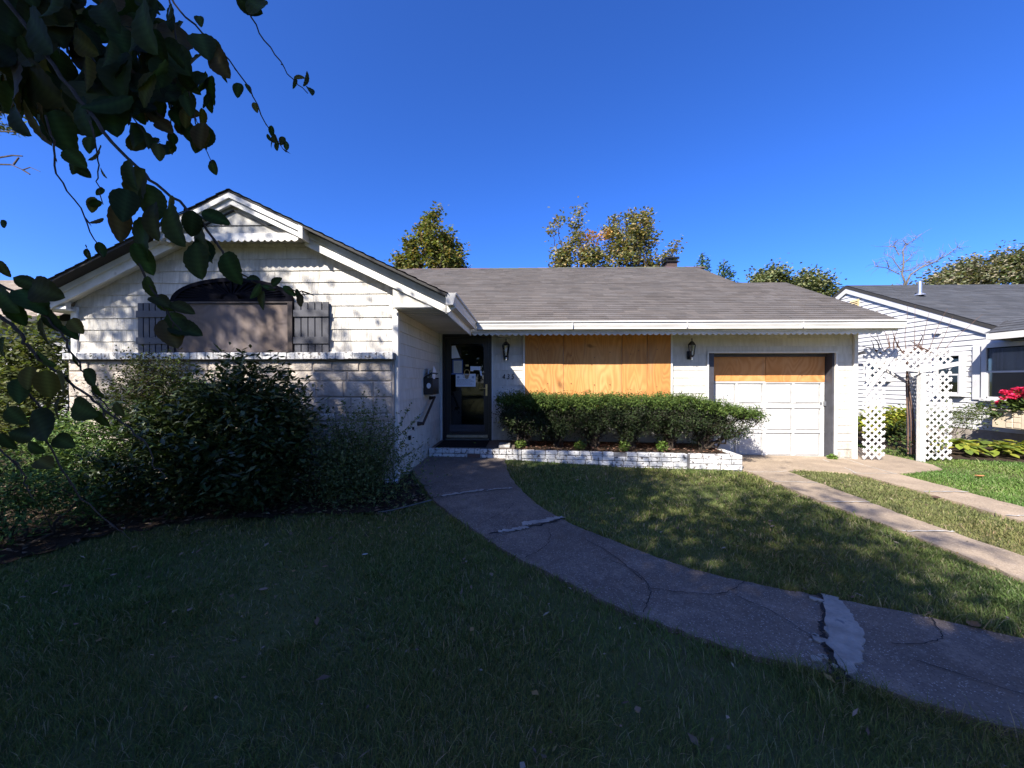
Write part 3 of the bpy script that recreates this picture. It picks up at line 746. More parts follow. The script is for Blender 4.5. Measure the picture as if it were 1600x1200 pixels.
scallop(MB(), (-.90, 6.947, 0), (6.36, 6.947, 0), 2.345, 2.30, .105).build('scallop_trim', M['soffit'], H)
GP = [(a_, b_ * 1.12) for a_, b_ in [(0, 0), (0, .125), (.006, .125), (.006, .01), (.075, .01), (.098, .075), (.098, .125), (.128, .125), (.128, .104), (.106, .096), (.106, .070), (.085, .022), (.085, 0)]]
def gutter(axis_, fix, a, b, zb, sgn, lift=0):
    if axis_ == 'x': mb = MB().prism([(fix - p[0], zb + p[1]) for p in GP], 'x', a, b)
    else: mb = MB().prism([(fix + p[0], zb + p[1]) for p in GP], 'y', a, b)
    return mb.build('gutter', M['gutter'], H)
gutter('x', 6.928, -.80, 6.66, 2.368, 1)
gutter('y', -.913, 4.62, 6.86, 2.372, 1)
for x in (-.80, 6.655): MB().prism([(6.928 - p[0], 2.368 + p[1] * 1.13) for p in [(0, 0), (0, .125), (.122, .125), (.112, .08), (.083, 0)]], 'x', x, x + .008).build('gutter_cap', M['gutter'], H)
MB().prism([(-.913 + p[0], 2.368 + p[1] * 1.13) for p in [(0, 0), (0, .125), (.122, .125), (.112, .08), (.083, 0)]], 'y', 4.612, 4.62).build('gutter_cap', M['gutter'], H)
MB().prism([(-.93, 2.30), (-.905, 2.30), (-.82, 2.36), (-.82, 2.44), (-.93, 2.50)], 'y', 4.745, 4.765).build('fascia_end', M['trim'], H)
for x in (.9, 2.9, 4.9): MB().box(x, x + .006, 6.804, 6.93, 2.383, 2.512).build('gutter_seam', M['gutter'], H)
# right gable trim of garage roof
for (y0, y1) in ((EY, 9.8),):
    z0, z1 = EZ, EZ + (y1 - y0) * SL
    MB().hexa([(6.56, y0 + .06, z0 - .15), (6.61, y0 + .06, z0 - .15), (6.61, y1, z1 - .18), (6.56, y1, z1 - .18), (6.56, y0 + .06, z0 - .01), (6.61, y0 + .06, z0 - .01), (6.61, y1, z1 - .03), (6.56, y1, z1 - .03)]).build('rake_board', M['trim'], H)
# chimney cap beyond the ridge
ch = MB().box(4.60, 4.92, 12.3, 12.7, 3.5, 5.21).build('chimney', M['redbrick'], H)
cc = MB(); cc.hexa([(4.55, 12.25, 5.21), (4.97, 12.25, 5.21), (4.97, 12.75, 5.21), (4.55, 12.75, 5.21), (4.62, 12.32, 5.27), (4.90, 12.32, 5.27), (4.90, 12.68, 5.27), (4.62, 12.68, 5.27)])
cc.box(4.56, 4.96, 12.26, 12.74, 5.33, 5.365); 
for (qx, qy) in ((4.60, 12.30), (4.92, 12.30), (4.60, 12.7), (4.92, 12.7)): cc.box(qx - .01, qx + .01, qy - .01, qy + .01, 5.25, 5.34)
cc.build('chimney_cap', M['black'], ch)

# ---- boarded window of the wing
wn = MB(); F0 = 4.862
wn.box(-4.56, -4.50, F0, 4.935, 1.805, 2.475).box(-3.005, -2.945, F0, 4.935, 1.805, 2.475).box(-4.50, -3.005, F0, 4.935, 2.45, 2.475).box(-4.50, -3.005, F0, 4.935, 1.805, 1.822)
win = wn.build('window_frame', M['brown'], H)
MB().box(-4.497, -3.008, 4.885, 4.905, 1.824, 2.447).build('weathered_board', M['plyold'], win)
fc = (-3.745, 2.478)
n = 28
fan = MB().prism([(fc[0] + .80 * math.cos(PI * i / n), fc[1] + .30 * math.sin(PI * i / n)) for i in range(n + 1)], 'y', 4.885, 4.93).build('fanlight', M['navy'], H)
rim = MB()
for i in range(n):
    a0, a1 = PI * i / n, PI * (i + 1) / n
    p = [(fc[0] + r1 * math.cos(t), fc[1] + r2 * math.sin(t)) for (r1, r2, t) in ((.80, .30, a0), (.80, .30, a1), (.735, .25, a1), (.735, .25, a0))]
    rim.prism(p, 'y', 4.86, 4.886)
rim.build('fan_rim', M['navy'], fan)
MB().box(fc[0] - .80, fc[0] + .80, 4.855, 4.886, 2.476, 2.502).build('fan_base', M['navy'], fan)
for i in range(1, 22):
    a_ = PI * i / 22
    p0 = (fc[0] + .09 * math.cos(a_), 4.876, fc[1] + .055 * math.sin(a_) + .02); p1 = (fc[0] + .735 * math.cos(a_), 4.876, fc[1] + .25 * math.sin(a_))
    MB().bar(p0, p1, .018, .018).build('fan_rib', M['navy'], fan)
MB().prism([(fc[0] + .10 * math.cos(PI * i / 10), fc[1] + .02 + .07 * math.sin(PI * i / 10)) for i in range(11)], 'y', 4.862, 4.886).build('fan_hub', M['navy'], fan)
def shutter(x0, x1):
    s = MB().box(x0 + .008, x1 - .008, 4.900, 4.914, 1.815, 2.44).build('shutter', M['black'], H)
    n = 5; w = (x1 - x0) / n
    for i in range(n):
        MB().box(x0 + i * w + .005, x0 + (i + 1) * w - .005, 4.880, 4.901, 1.812, 2.465 + rnd.uniform(-.004, .004)).build('board', M['shutter'], s, bevel=.003)
    for (a, b) in ((2.27, 2.36), (1.925, 2.015)):
        MB().box(x0 - .004, x1 + .004, 4.862, 4.8795, a, b).build('batten', M['shutter'], s, bevel=.004)
shutter(-5.0, -4.60); shutter(-2.93, -2.475)

# ---- entrance: storm door
DX0, DX1, DZ = -1.535, -.585, .295
dr = MB()
dr.box(DX0, DX0 + .05, 7.44, 7.53, DZ, 2.36).box(DX1 - .05, DX1, 7.44, 7.53, DZ, 2.36).box(DX0 + .05, DX1 - .05, 7.44, 7.53, 2.29, 2.36)
frame = dr.build('door_frame', M['black'], H)
MB().box(DX1 + .002, DX1 + .03, 7.47, 7.53, DZ - .02, 2.36).build('door_casing', M['trim'], H)
sd = MB(); a, b = DX0 + .053, DX1 - .053
sd.box(a, a + .10, 7.455, 7.49, DZ + .03, 2.286).box(b - .10, b, 7.455, 7.49, DZ + .03, 2.286).box(a + .10, b - .10, 7.455, 7.49, 2.17, 2.286).box(a + .10, b - .10, 7.455, 7.49, DZ + .03, DZ + .16)
stormd = sd.build('storm_door', M['black'], H)
MB().box(a + .10, b - .10, 7.470, 7.474, DZ + .16, 2.17).build('glass_pane', M['glass'], stormd)
MB().box(a + .08, b - .08, 7.448, 7.4545, DZ + .165, DZ + .30).build('kick_plate', M['shutter'], stormd)
MB().box(a + .03, b - .02, 7.40, 7.454, DZ + .055, DZ + .105).build('threshold', M['brassdull'], stormd)
hd = MB(); hx = b - .045; hd.box(hx - .018, hx + .018, 7.444, 7.4545, 1.16, 1.38); hd.tube([(hx, 7.45, 1.30), (hx, 7.41, 1.30), (hx - .04, 7.405, 1.305), (hx - .13, 7.41, 1.30)], .011, 8)
hd.build('door_handle', M['brass'], stormd)
ind = MB().box(DX0 + .05, DX1 - .05, 7.53, 7.57, DZ, 2.32).build('inner_door', M['doorin'], H)
kn = MB()
kn.tube([(-1.065 + .05 * math.cos(t * PI / 6), 7.46, 1.60 + .07 * math.sin(t * PI / 6)) for t in range(13)], .008, 6, False)
kn.tube([(-1.065 + .03 * math.cos(t * PI / 5), 7.46, 1.53 + .035 * math.sin(t * PI / 5)) for t in range(11)], .009, 6, False)
kn.box(-1.09, -1.03, 7.455, 7.462, 1.73, 1.765)
kn.build('door_knocker', M['brass'], ind)
def paper(name, label, pts, y=7.4685, tilt=0, m='paper'):
    mb = MB(); n = len(pts)
    mb.add([(x, y, z) for x, z in pts] + [(x, y + .0012, z) for x, z in pts], [tuple(range(n)), tuple(range(2 * n - 1, n - 1, -1))] + [(i, i + n, (i + 1) % n + n, (i + 1) % n) for i in range(n)])
    return tag(mb.build(name, M[m]), label, 'notice', 'papers taped to the front door')
def lines(par, x0, x1, z0, z1, n, m='ink', y=7.4672, centre=False, th=.006):
    for i in range(n):
        z = z1 - (z1 - z0) * i / max(n - 1, 1); x = x0; e = x1 - rnd.uniform(0, .3) * (x1 - x0)
        if centre: q = rnd.uniform(0, .35) * (x1 - x0); x, e = x0 + q, x1 - q
        mb = MB()
        while x < e:
            w = rnd.uniform(.008, .03); mb.add([(x, y, z), (min(x + w, e), y, z), (min(x + w, e), y, z + th), (x, y, z + th)], [(0, 1, 2, 3)]); x += w + .006
        o = mb.build('print_line', M[m], par); o['kind'] = 'stuff'
p1 = paper('notice', 'torn triangular white paper stuck high on the dark front door', [(-1.365, 2.13), (-1.29, 2.135), (-1.20, 1.90), (-1.365, 1.885)])
p2 = paper('notice', 'yellowed small notice inside a blue tape border on the dark front door', [(-1.325, 1.84), (-1.165, 1.84), (-1.165, 1.60), (-1.325, 1.60)], m='tan')
bt_ = MB().box(-1.345, -1.145, 7.4675, 7.4683, 1.842, 1.862).box(-1.345, -1.327, 7.4675, 7.4683, 1.60, 1.842).box(-1.163, -1.145, 7.4675, 7.4683, 1.60, 1.842).box(-1.37, -1.14, 7.4675, 7.4683, 1.575, 1.598)
bt_.build('tape_border', M['inkblue'], p2)
lines(p2, -1.31, -1.18, 1.63, 1.81, 9)
p3 = paper('notice', 'narrow white paper strip beside the knocker on the dark front door', [(-1.00, 1.735), (-.80, 1.73), (-.80, 1.655), (-.93, 1.66), (-.945, 1.635), (-1.00, 1.64)])
MB().add([(-.82, 7.467, 1.65), (-.78, 7.467, 1.645), (-.765, 7.467, 1.54), (-.80, 7.467, 1.55)], [(0, 1, 2, 3)]).build('torn_end', M['paper'], p3)
p4 = paper('notice', 'large white printed notice with two round seals on the dark front door', [(-1.285, 1.585), (-.895, 1.585), (-.895, 1.335), (-1.285, 1.335)])
lines(p4, -1.19, -.99, 1.51, 1.565, 3, centre=True, th=.009); lines(p4, -1.265, -.915, 1.365, 1.47, 6, th=.007)
for cx in (-1.235, -.945):
    MB().prism([(cx + .026 * math.cos(t * PI / 8), 1.52 + .026 * math.sin(t * PI / 8)) for t in range(16)], 'y', 7.4665, 7.468).build('seal', M['seal'], p4)
# pale sheets behind the glass, painted in place of reflections
for i, (x, w, h) in enumerate(((-1.02, .03, .22), (-.95, .05, .20), (-.885, .055, .22), (-.83, .05, .21))):
    z0 = DZ + .30
    o = MB().add([(x - w / 2, 7.478 + .002 * i, z0), (x + w / 2, 7.478 + .002 * i, z0), (x + w * .6, 7.478, z0 + h * .5), (x + w * .1, 7.478, z0 + h), (x - w * .4, 7.478, z0 + h * .8)], [(0, 1, 2, 3, 4)]).build('painted_reflection', M['mortar'])
    tag(o, ('narrow pale painted reflection, first from the hinge side, low behind the front door glass', 'second pale painted reflection from the hinge side, low behind the front door glass', 'third pale painted reflection from the hinge side, low behind the front door glass', 'pale painted reflection nearest the handle side, low behind the front door glass')[i], 'paper', 'reflections painted behind the door glass')

# ---- picture window boarded with plywood
wf = MB().box(.03, .062, 7.46, 7.53, .3, 2.36).box(2.872, 2.902, 7.46, 7.53, .3, 2.36).box(.062, 2.872, 7.50, 7.53, .9, 2.36).build('window_frame', M['trim'], H)
for (x0, x1, d) in ((.066, .805, 0), (.813, 1.935, .008), (1.943, 2.416, .002), (2.424, 2.868, -.004)):
    MB().box(x0, x1, 7.470 + d, 7.488 + d, .95, 2.352).build('plywood_sheet', M['ply'], wf)
for x in (.3, .5, .95, 1.4, 1.7, 2.1, 2.25, 2.6):
    for z in (1.32, 1.98): z_ = z + rnd.uniform(-.12, .08); MB().box(x, x + .014, 7.462, 7.4705, z_, z_ + .014).build('screw_head', M['brown'], wf)
MB().box(-.445, -.215, 7.36, 7.505, 2.285, 2.357).build('soffit_box', M['box'], H)

# ---- garage
go = MB().box(3.575, 3.605, 7.485, 7.53, -.12, 2.01).box(6.0, 6.03, 7.485, 7.53, -.12, 2.01).box(3.605, 6.0, 7.485, 7.53, 1.985, 2.01).build('garage_trim', M['trim'], H)
MB().box(3.606, 3.72, 7.525, 7.74, -.12, 1.984).box(5.965, 5.999, 7.525, 7.74, -.12, 1.984).box(3.72, 5.965, 7.66, 7.74, 1.925, 1.984).build('garage_jamb', M['shutter'], H)
gd = MB().box(3.722, 5.962, 7.735, 7.77, -.09, 1.925).build('garage_door', M['garage'], H)
for (z0, z1, hh) in ((1.01, 1.39, 1.425), (.47, .88, .93), (-.02, .40, .46)):
    pass
rails = [(1.395, 1.44), (.905, .995), (.415, .465), (-.09, -.035)]
for z0, z1 in rails: MB().box(3.724, 5.96, 7.705, 7.734, z0, z1).build('rail', M['garage'], gd, bevel=.004)
cols_ = [(3.724, 3.765), (4.235, 4.285), (4.765, 4.835), (5.335, 5.385), (5.885, 5.96)]
rows_ = [(.995, 1.395), (.465, .905), (-.035, .415)]
for z0, z1 in rows_:
    for x0, x1 in cols_: MB().box(x0, x1, 7.706, 7.734, z0 + .002, z1 - .002).build('stile', M['garage'], gd, bevel=.004)
    for i in range(4):
        x0, x1 = cols_[i][1] + .004, cols_[i + 1][0] - .004
        MB().hexa([(x0 + .03, 7.716, z0 + .03), (x1 - .03, 7.716, z0 + .03), (x1, 7.7345, z0 + .006), (x0, 7.7345, z0 + .006), (x0 + .03, 7.716, z1 - .03), (x1 - .03, 7.716, z1 - .03), (x1, 7.7345, z1 - .006), (x0, 7.7345, z1 - .006)]).build('door_panel', M['garage'], gd)
for x0, x1, d in ((3.728, 4.806, 0), (4.812, 5.952, -.004)):
    MB().box(x0, x1, 7.70 + d, 7.718 + d, 1.432 + (.012 if x0 < 4 else -.002), 1.922).build('plywood_sheet', M['plyb'], gd)
MB().box(5.87, 5.90, 7.69, 7.705, .98, 1.03).box(5.93, 5.975, 7.67, 7.70, .96, 1.05).build('door_latch', M['metal'], gd)

# ---- porch step and brick planter
PZ = [(-1.66, .30), (3.62, .235)]
def ptop(x): return .303 - (x + 1.66) / 5.28 * .066
MB().box(-1.575, -.12, 6.56, 7.50, .1, .288).build('porch_floor', M['walk'], H)
planter = thing('brick_planter', 'low planter wall of chipped white painted bricks along the lawn', 'planter', (1, 6.45, 0))
pf = lambda x: 6.47 - (x + 1.6) * .028     # front line of the wall
core = MB()
core.hexa([(-1.575, pf(-1.6) + .02, -.1), (3.60, pf(3.6) + .02, -.1), (3.60, pf(3.6) + .085, -.1), (-1.575, pf(-1.6) + .085, -.1), (-1.575, pf(-1.6) + .02, ptop(-1.6) - .01), (3.60, pf(3.6) + .02, ptop(3.6) - .01), (3.60, pf(3.6) + .085, ptop(3.6) - .01), (-1.575, pf(-1.6) + .085, ptop(-1.6) - .01)])
core.box(3.54, 3.60, 6.38, 7.5, -.1, .22)
core = core.build('wall_core', M['bmortar'], planter)
def brick_run(x0, x1, zoff, h, wmin, wmax, missing=0):
    x = x0
    while x < x1 - .03:
        w = rnd.uniform(wmin, wmax); e = min(x + w, x1)
        if x1 - e < .04: e = x1
        if rnd.random() > missing:
            d = rnd.uniform(-.006, .006); zt = ptop(x) - zoff + rnd.uniform(-.003, .003); y = pf(x) + d
            s = (ptop(e) - ptop(x))
            MB().hexa([(x + .0045, y, zt - h + .003), (e - .0045, y, zt - h + s + .003), (e - .0045, y + .10, zt - h + s + .003), (x + .0045, y + .10, zt - h + .003), (x + .0045, y, zt), (e - .0045, y, zt + s), (e - .0045, y + .10, zt + s), (x + .0045, y + .10, zt)]).build('brick', M['clay'] if rnd.random() < .04 else M['wbrick'], planter, bevel=.007)
        x = e
brick_run(-1.578, .0, .0, .078, .095, .125); brick_run(-1.578, .0, .084, .085, .19, .23)
brick_run(.0, 2.72, .0, .066, .17, .23, .02); brick_run(.0, 2.72, .072, .066, .17, .23); brick_run(.0, 2.72, .144, .075, .18, .24); brick_run(.6, 2.72, .225, .07, .19, .24)
brick_run(2.76, 3.60, .0, .075, .20, .26); brick_run(2.76, 3.60, .080, .075, .2, .26); brick_run(2.76, 3.60, .16, .09, .3, .5)
for i in range(5):
    y = 6.45 + i * .21
    MB().box(3.50, 3.605, y + .003, y + .205, .155, .232).build('brick', M['wbrick'], planter, bevel=.007); MB().box(3.50, 3.605, y + .003, y + .205, .07, .15).build('brick', M['wbrick'], planter, bevel=.007); MB().box(3.50, 3.605, y + .003, y + .205, -.05, .065).build('brick', M['wbrick'], planter, bevel=.007)
MB().hexa([(-.10, 6.56, .1), (3.55, 6.44, .1), (3.55, 7.50, .1), (-.10, 7.50, .1), (-.10, 6.56, .268), (3.55, 6.44, .21), (3.55, 7.50, .24), (-.10, 7.50, .285)]).build('soil_fill', M['soil'], planter)
tag(MB().box(-1.50, -.62, 6.66, 7.38, .2895, .302).build('door_mat', M['mat'], bevel=.005), 'worn black doormat in front of the front door', 'doormat')
o = MB().box(-.40, -.20, 6.62, 6.95, .2885, .335).build('paver', M['joint'], bevel=.008)
tag(o, 'pale flat concrete paver lying loose at the porch edge', 'paver')

# ---- lanterns
def lantern(x):
    t = thing('wall_lantern', 'black carriage lantern between the front door and the plywood window', 'lantern', (x, 7.50, 2.0), 'wall lanterns on the house front')
    c = (x, 7.385, 0)
    MB().box(x - .045, x + .045, 7.488, 7.508, 1.86, 2.02).build('back_plate', M['black'], t, bevel=.004)
    MB().tube([(x, 7.495, 1.93), (x, 7.46, 1.885), (x, 7.42, 1.875), (x, 7.385, 1.915)], .011, 8).build('bracket_arm', M['black'], t)
    MB().lathe([(.075, 2.125), (.078, 2.135), (.055, 2.165), (.035, 2.19), (.012, 2.205), (.008, 2.225), (.014, 2.235), (.004, 2.262)], c, 6).build('lamp_cap', M['black'], t)
    MB().lathe([(.012, 1.895), (.03, 1.905), (.042, 1.925), (.044, 1.935)], c, 6).build('lamp_base', M['black'], t)
    for k in range(6):
        a = 2 * PI * k / 6
        MB().tube([(x + .042 * math.cos(a), 7.385 + .042 * math.sin(a), 1.93), (x + .070 * math.cos(a), 7.385 + .070 * math.sin(a), 2.13)], .006, 5).build('lamp_bar', M['black'], t)
        a2 = a + PI / 3
        q = [(x + r * math.cos(b), 7.385 + r * math.sin(b), z) for r, b, z in ((.040, a, 1.935), (.040, a2, 1.935), (.067, a2, 2.125), (.067, a, 2.125))]
        MB().add(q, [(0, 1, 2, 3)]).build('glass_pane', M['lglass'], t)
    MB().tube([(x, 7.385, 1.93), (x, 7.385, 2.02)], .012, 8).build('candle_tube', M['bulb'], t)
    MB().lathe([(.006, -.05), (.013, -.03), (.016, 0)], (x + .005, 7.385, 1.90), 8).build('lamp_tail', M['bulb'], t)
    return t
la = lantern(-.30)
lb = copy_tree(la); lb.location.x = 3.235; lb['label'] = 'black carriage lantern between the plywood window and the garage'
# ---- house number
DIG = {'4': [[(.62, 0), (.62, 1)], [(.62, 1), (0, .32)], [(0, .32), (.85, .32)]],
       '3': [[(.05, .9), (.35, 1), (.65, .85), (.6, .62), (.3, .54)], [(.3, .54), (.65, .42), (.68, .18), (.35, 0), (.02, .1)]],
       '5': [[(.7, 1), (.2, 1)], [(.2, 1), (.1, .55)], [(.1, .55), (.4, .62), (.68, .45), (.66, .15), (.35, 0), (.02, .08)]]}
for ch_, x in (('4', -.375), ('3', -.285), ('5', -.20)):
    mb = MB()
    for st in DIG[ch_]: mb.tube([(x + p[0] * .055 + p[1] * .012, 7.502, 1.485 + p[1] * .092) for p in st], .0065, 5)
    mb.build('number_digit', M['digit'], H)
# ---- mailbox and rail on the wing's side wall
mx = -1.585
t = thing('mailbox', 'black wall mailbox with its lid up on the white side wall', 'mailbox', (mx, 6.4, 1.2))
mbx = MB().box(mx, mx + .15, 6.17, 6.19, 1.225, 1.50).box(mx, mx + .15, 6.60, 6.62, 1.225, 1.50).box(mx, mx + .012, 6.19, 6.60, 1.225, 1.50).box(mx + .138, mx + .15, 6.19, 6.60, 1.225, 1.48).box(mx + .012, mx + .138, 6.19, 6.60, 1.225, 1.245)
mbx.build('box', M['black'], t)
MB().hexa([(mx + .01, 6.16, 1.50), (mx + .14, 6.16, 1.575), (mx + .14, 6.63, 1.575), (mx + .01, 6.63, 1.50), (mx + .005, 6.16, 1.51), (mx + .135, 6.16, 1.585), (mx + .135, 6.63, 1.585), (mx + .005, 6.63, 1.51)]).build('lid', M['black'], t)
MB().prism([(6.165 + .0, 0), ], 'x', 0, 0) if False else None
MB().prism([(mx + .085 + .034 * math.cos(k * PI / 8), 1.37 + .045 * math.sin(k * PI / 8)) for k in range(16)], 'y', 6.166, 6.1695).build('round_sticker', M['sticker'], t)
MB().box(mx + .02, mx + .13, 6.25, 6.5, 1.212, 1.2245).build('newspaper_hook', M['gutter'], t)
for i in range(3):
    o = MB().hexa([(mx + .03 + .03 * i, 6.24, 1.30), (mx + .035 + .03 * i, 6.24, 1.30), (mx + .035 + .03 * i, 6.5, 1.30), (mx + .03 + .03 * i, 6.5, 1.30), (mx + .055 + .035 * i, 6.27 + .03 * i, 1.64 + .03 * i), (mx + .06 + .035 * i, 6.27 + .03 * i, 1.64 + .03 * i), (mx + .06 + .035 * i, 6.5, 1.63), (mx + .055 + .035 * i, 6.5, 1.63)]).build('folded_mail', M['tan' if i == 1 else 'paper'])
    tag(o, ('white folded mail in the black mailbox, tight against the siding', 'yellowed folded mail in the middle of the black mailbox', 'white folded mail at the outer edge of the black mailbox')[i], 'mail', 'mail in the mailbox')
t = thing('handrail', 'sloping brown metal handrail fixed to the white side wall', 'handrail', (mx, 6.2, .9))
MB().tube([(mx + .085, 5.80, .79), (mx + .085, 6.60, 1.17)], .020, 10).build('rail', M['brown'], t, smooth=False)
for (y, z) in ((5.82, .80), (6.58, 1.16)):
    MB().tube([(mx, y, z - .005), (mx + .03, y, z - .005), (mx + .088, y, z)], [.035, .030, .022], 8).build('bracket', M['brown'], t)
o = MB().box(mx, mx + .03, 5.33, 5.38, .62, .68).build('wall_hook', M['black'], H)
o = MB().box(mx, mx + .025, 5.52, 5.55, .74, .78).build('wall_hook', M['black'], H)
# ================================================================== NEIGHBOURING HOUSES
nb = thing('white_house', 'white clapboard house with dark grey roof beyond the lattice arbor', 'house', (11, 10, 0))
NX = 11.0; RY, RZ2, SN = 13.25, 4.66, .473
def nz(y): return RZ2 - SN * abs(y - RY)
nw = MB().prism([(5.5, -.1), (19, -.1), (19, nz(19) - .1), (RY, RZ2 - .1), (8.9, nz(8.9) - .1), (5.5, 2.55)], 'x', NX + .02, NX + 6).build('wall', M['whouse'], nb)
z = .28
while z < RZ2 - .2:
    z1 = z + .128
    ya = max(6.0, RY - (RZ2 - .1 - z) / SN) if z > 2.5 else 6.0; yb = min(16.5, RY + (RZ2 - .1 - z) / SN)
    yat = max(6.0, RY - (RZ2 - .1 - z1) / SN) if z1 > 2.5 else 6.0; ybt = min(16.5, RY + (RZ2 - .1 - z1) / SN)
    if yb - ya < .2: break
    MB().hexa([(NX - .026, ya, z), (NX - .026, yb, z), (NX + .02, yb, z), (NX + .02, ya, z), (NX - .004, yat, z1 + .006), (NX - .004, ybt, z1 + .006), (NX + .02, ybt, z1 + .006), (NX + .02, yat, z1 + .006)]).build('clapboard', M['whouse'], nw)
    z += .128
MB().box(NX - .01, NX + .02, 5.5, 19, -.1, .28).build('foundation', M['mortar'], nb)
nr = MB()
for (ya, yb) in ((8.86, RY), (RY, 17.6)):
    za, zb = nz(ya), nz(yb)
    nr.add([(NX - .08, ya, za), (NX + 14, ya, za), (NX + 14, yb, zb), (NX - .08, yb, zb), (NX - .08, ya, za - .10), (NX + 14, ya, za - .10), (NX + 14, yb, zb - .10), (NX - .08, yb, zb - .10)], [(0, 1, 2, 3), (7, 6, 5, 4), (0, 3, 7, 4), (1, 5, 6, 2), (0, 4, 5, 1), (2, 6, 7, 3)])
nro = nr.build('roof', M['edge'], nb)
q = course_mesh('n', (NX - .09, 8.84, nz(8.84) + .004), (NX + 12, 8.84, nz(8.84) + .004), (0, 1, SN), (0, -SN, 1), (RY - 8.84) * math.sqrt(1 + SN * SN), None, base=(.062, .064, .070))
o = q.build('roof_shingles', M['shingle'], nro); o['kind'] = 'stuff'
for (ya, yb) in ((8.86, RY), (RY, 17.6)):
    MB().hexa([(NX - .07, ya, nz(ya) - .26), (NX - .045, ya, nz(ya) - .26), (NX - .045, yb, nz(yb) - .26), (NX - .07, yb, nz(yb) - .26), (NX - .07, ya, nz(ya) - .105), (NX - .045, ya, nz(ya) - .105), (NX - .045, yb, nz(yb) - .105), (NX - .07, yb, nz(yb) - .105)]).build('rake_board', M['whouse'], nb)
    MB().hexa([(NX - .045, ya, nz(ya) - .24), (NX - .0, ya, nz(ya) - .24), (NX - .0, yb, nz(yb) - .24), (NX - .045, yb, nz(yb) - .24), (NX - .045, ya, nz(ya) - .22), (NX - .0, ya, nz(ya) - .22), (NX - .0, yb, nz(yb) - .22), (NX - .045, yb, nz(yb) - .22)]).build('rake_soffit', M['whouse'], nb)
vt = MB().lathe([(.14, 0), (.11, .04), (.05, .07)], (11.9, 11.8, 4.0), 12).build('vent_flashing', M['metal'], nb)
MB().lathe([(.048, .05), (.048, .42)], (11.9, 11.8, 4.0), 12).build('vent_pipe', M['metal'], nb)
lv = MB().box(NX - .04, NX, 12.78, 13.12, 3.72, 4.12).build('louvre_vent', M['vent'], nb)
for i in range(6): MB().hexa([(NX - .075, 12.80, 3.745 + .06 * i), (NX - .075, 13.10, 3.745 + .06 * i), (NX - .045, 13.10, 3.78 + .06 * i), (NX - .045, 12.80, 3.78 + .06 * i), (NX - .075, 12.80, 3.755 + .06 * i), (NX - .075, 13.10, 3.755 + .06 * i), (NX - .045, 13.10, 3.79 + .06 * i), (NX - .045, 12.80, 3.79 + .06 * i)]).build('louvre_slat', M['vent'], lv)
MB().box(NX - .09, NX - .022, 10.32, 10.48, 2.68, 2.80).build('meter_box', M['whouse'], nb, bevel=.01)
MB().box(NX - .04, NX - .022, 12.15, 12.33, 3.50, 3.58).build('small_vent', M['vent'], nb)
def nwin(y0, y1, z0, z1, name='window', mid=.5):
    f = MB(); X = NX - .10
    f.box(X, NX - .0, y0 - .09, y0, z0 - .02, z1 + .10).box(X, NX, y1, y1 + .09, z0 - .02, z1 + .10).box(X, NX, y0, y1, z1, z1 + .10).box(X - .03, NX, y0 - .10, y1 + .10, z0 - .07, z0 - .0)
    o = f.build(name, M['whouse'], nb)
    zm = z0 + (z1 - z0) * mid
    MB().box(X + .012, X + .03, y0, y1, zm - .02, zm + .02).box(X + .012, X + .03, y0, y0 + .03, z0, zm - .02).box(X + .012, X + .03, y1 - .03, y1, z0, zm - .02).box(X + .012, X + .03, y0, y1, z0 + .0, z0 + .03).build('sash', M['whouse'], o)
    MB().box(X + .034, X + .037, y0, y1, z0, zm).build('pane', M['winglass'], o)
    MB().box(X + .028, X + .031, y0, y1, zm, z1).build('pane', M['winglass'], o)
    MB().box(NX - .039, NX - .0365, y0, y1, z0, z1).build('dark_room_sheet', M['dark'], o)  # flat dark sheet, the unlit room painted behind the panes
    return o
w1 = nwin(9.86, 10.35, 1.13, 2.08)
w2 = nwin(8.10, 9.30, 1.05, 2.22, mid=.52)
for w, (y0, y1, z0, z1) in ((w1, (9.87, 10.34, 1.15, 2.07)), (w2, (8.12, 9.28, 1.66, 2.2))):
    mb = MB(); n = 40
    P = [(NX - .046 - .004 * math.sin(i * 2.1) * (1 if i % 2 else .4), y0 + (y1 - y0) * i / n) for i in range(n + 1)]
    mb.add([(x - .003, y, z0) for x, y in P] + [(x - .003, y, z1) for x, y in P], [(i, i + 1, n + 2 + i, n + 1 + i) for i in range(n)])
    mb.build('curtain', M['curtain'], w)
w3 = nwin(11.78, 12.35, 1.50, 2.0)
MB().box(NX - .06, NX, 9.44, 9.60, 1.0, 2.32).build('corner_board', M['whouse'], nb)
# pent roof over the big window
MB().hexa([(10.42, 5.5, 2.37), (NX, 5.5, 2.37), (NX, 9.05, 2.37), (10.42, 8.85, 2.37), (10.42, 5.5, 2.50), (NX, 5.5, 2.80), (NX, 9.05, 2.80), (10.42, 8.85, 2.50)]).build('pent_roof', M['edge'], nb)
q = course_mesh('p', (10.40, 8.9, 2.512), (10.40, 5.5, 2.512), (.58, 0, .31), (-.31, 0, .58), .66, None, base=(.062, .064, .070)).build('roof_shingles', M['shingle'], nb); q['kind'] = 'stuff'
MB().box(10.385, 10.415, 5.5, 8.86, 2.36, 2.50).build('fascia', M['gutter'], nb)
MB().box(10.415, NX, 8.86, 8.88, 2.36, 2.44).build('fascia', M['gutter'], nb)
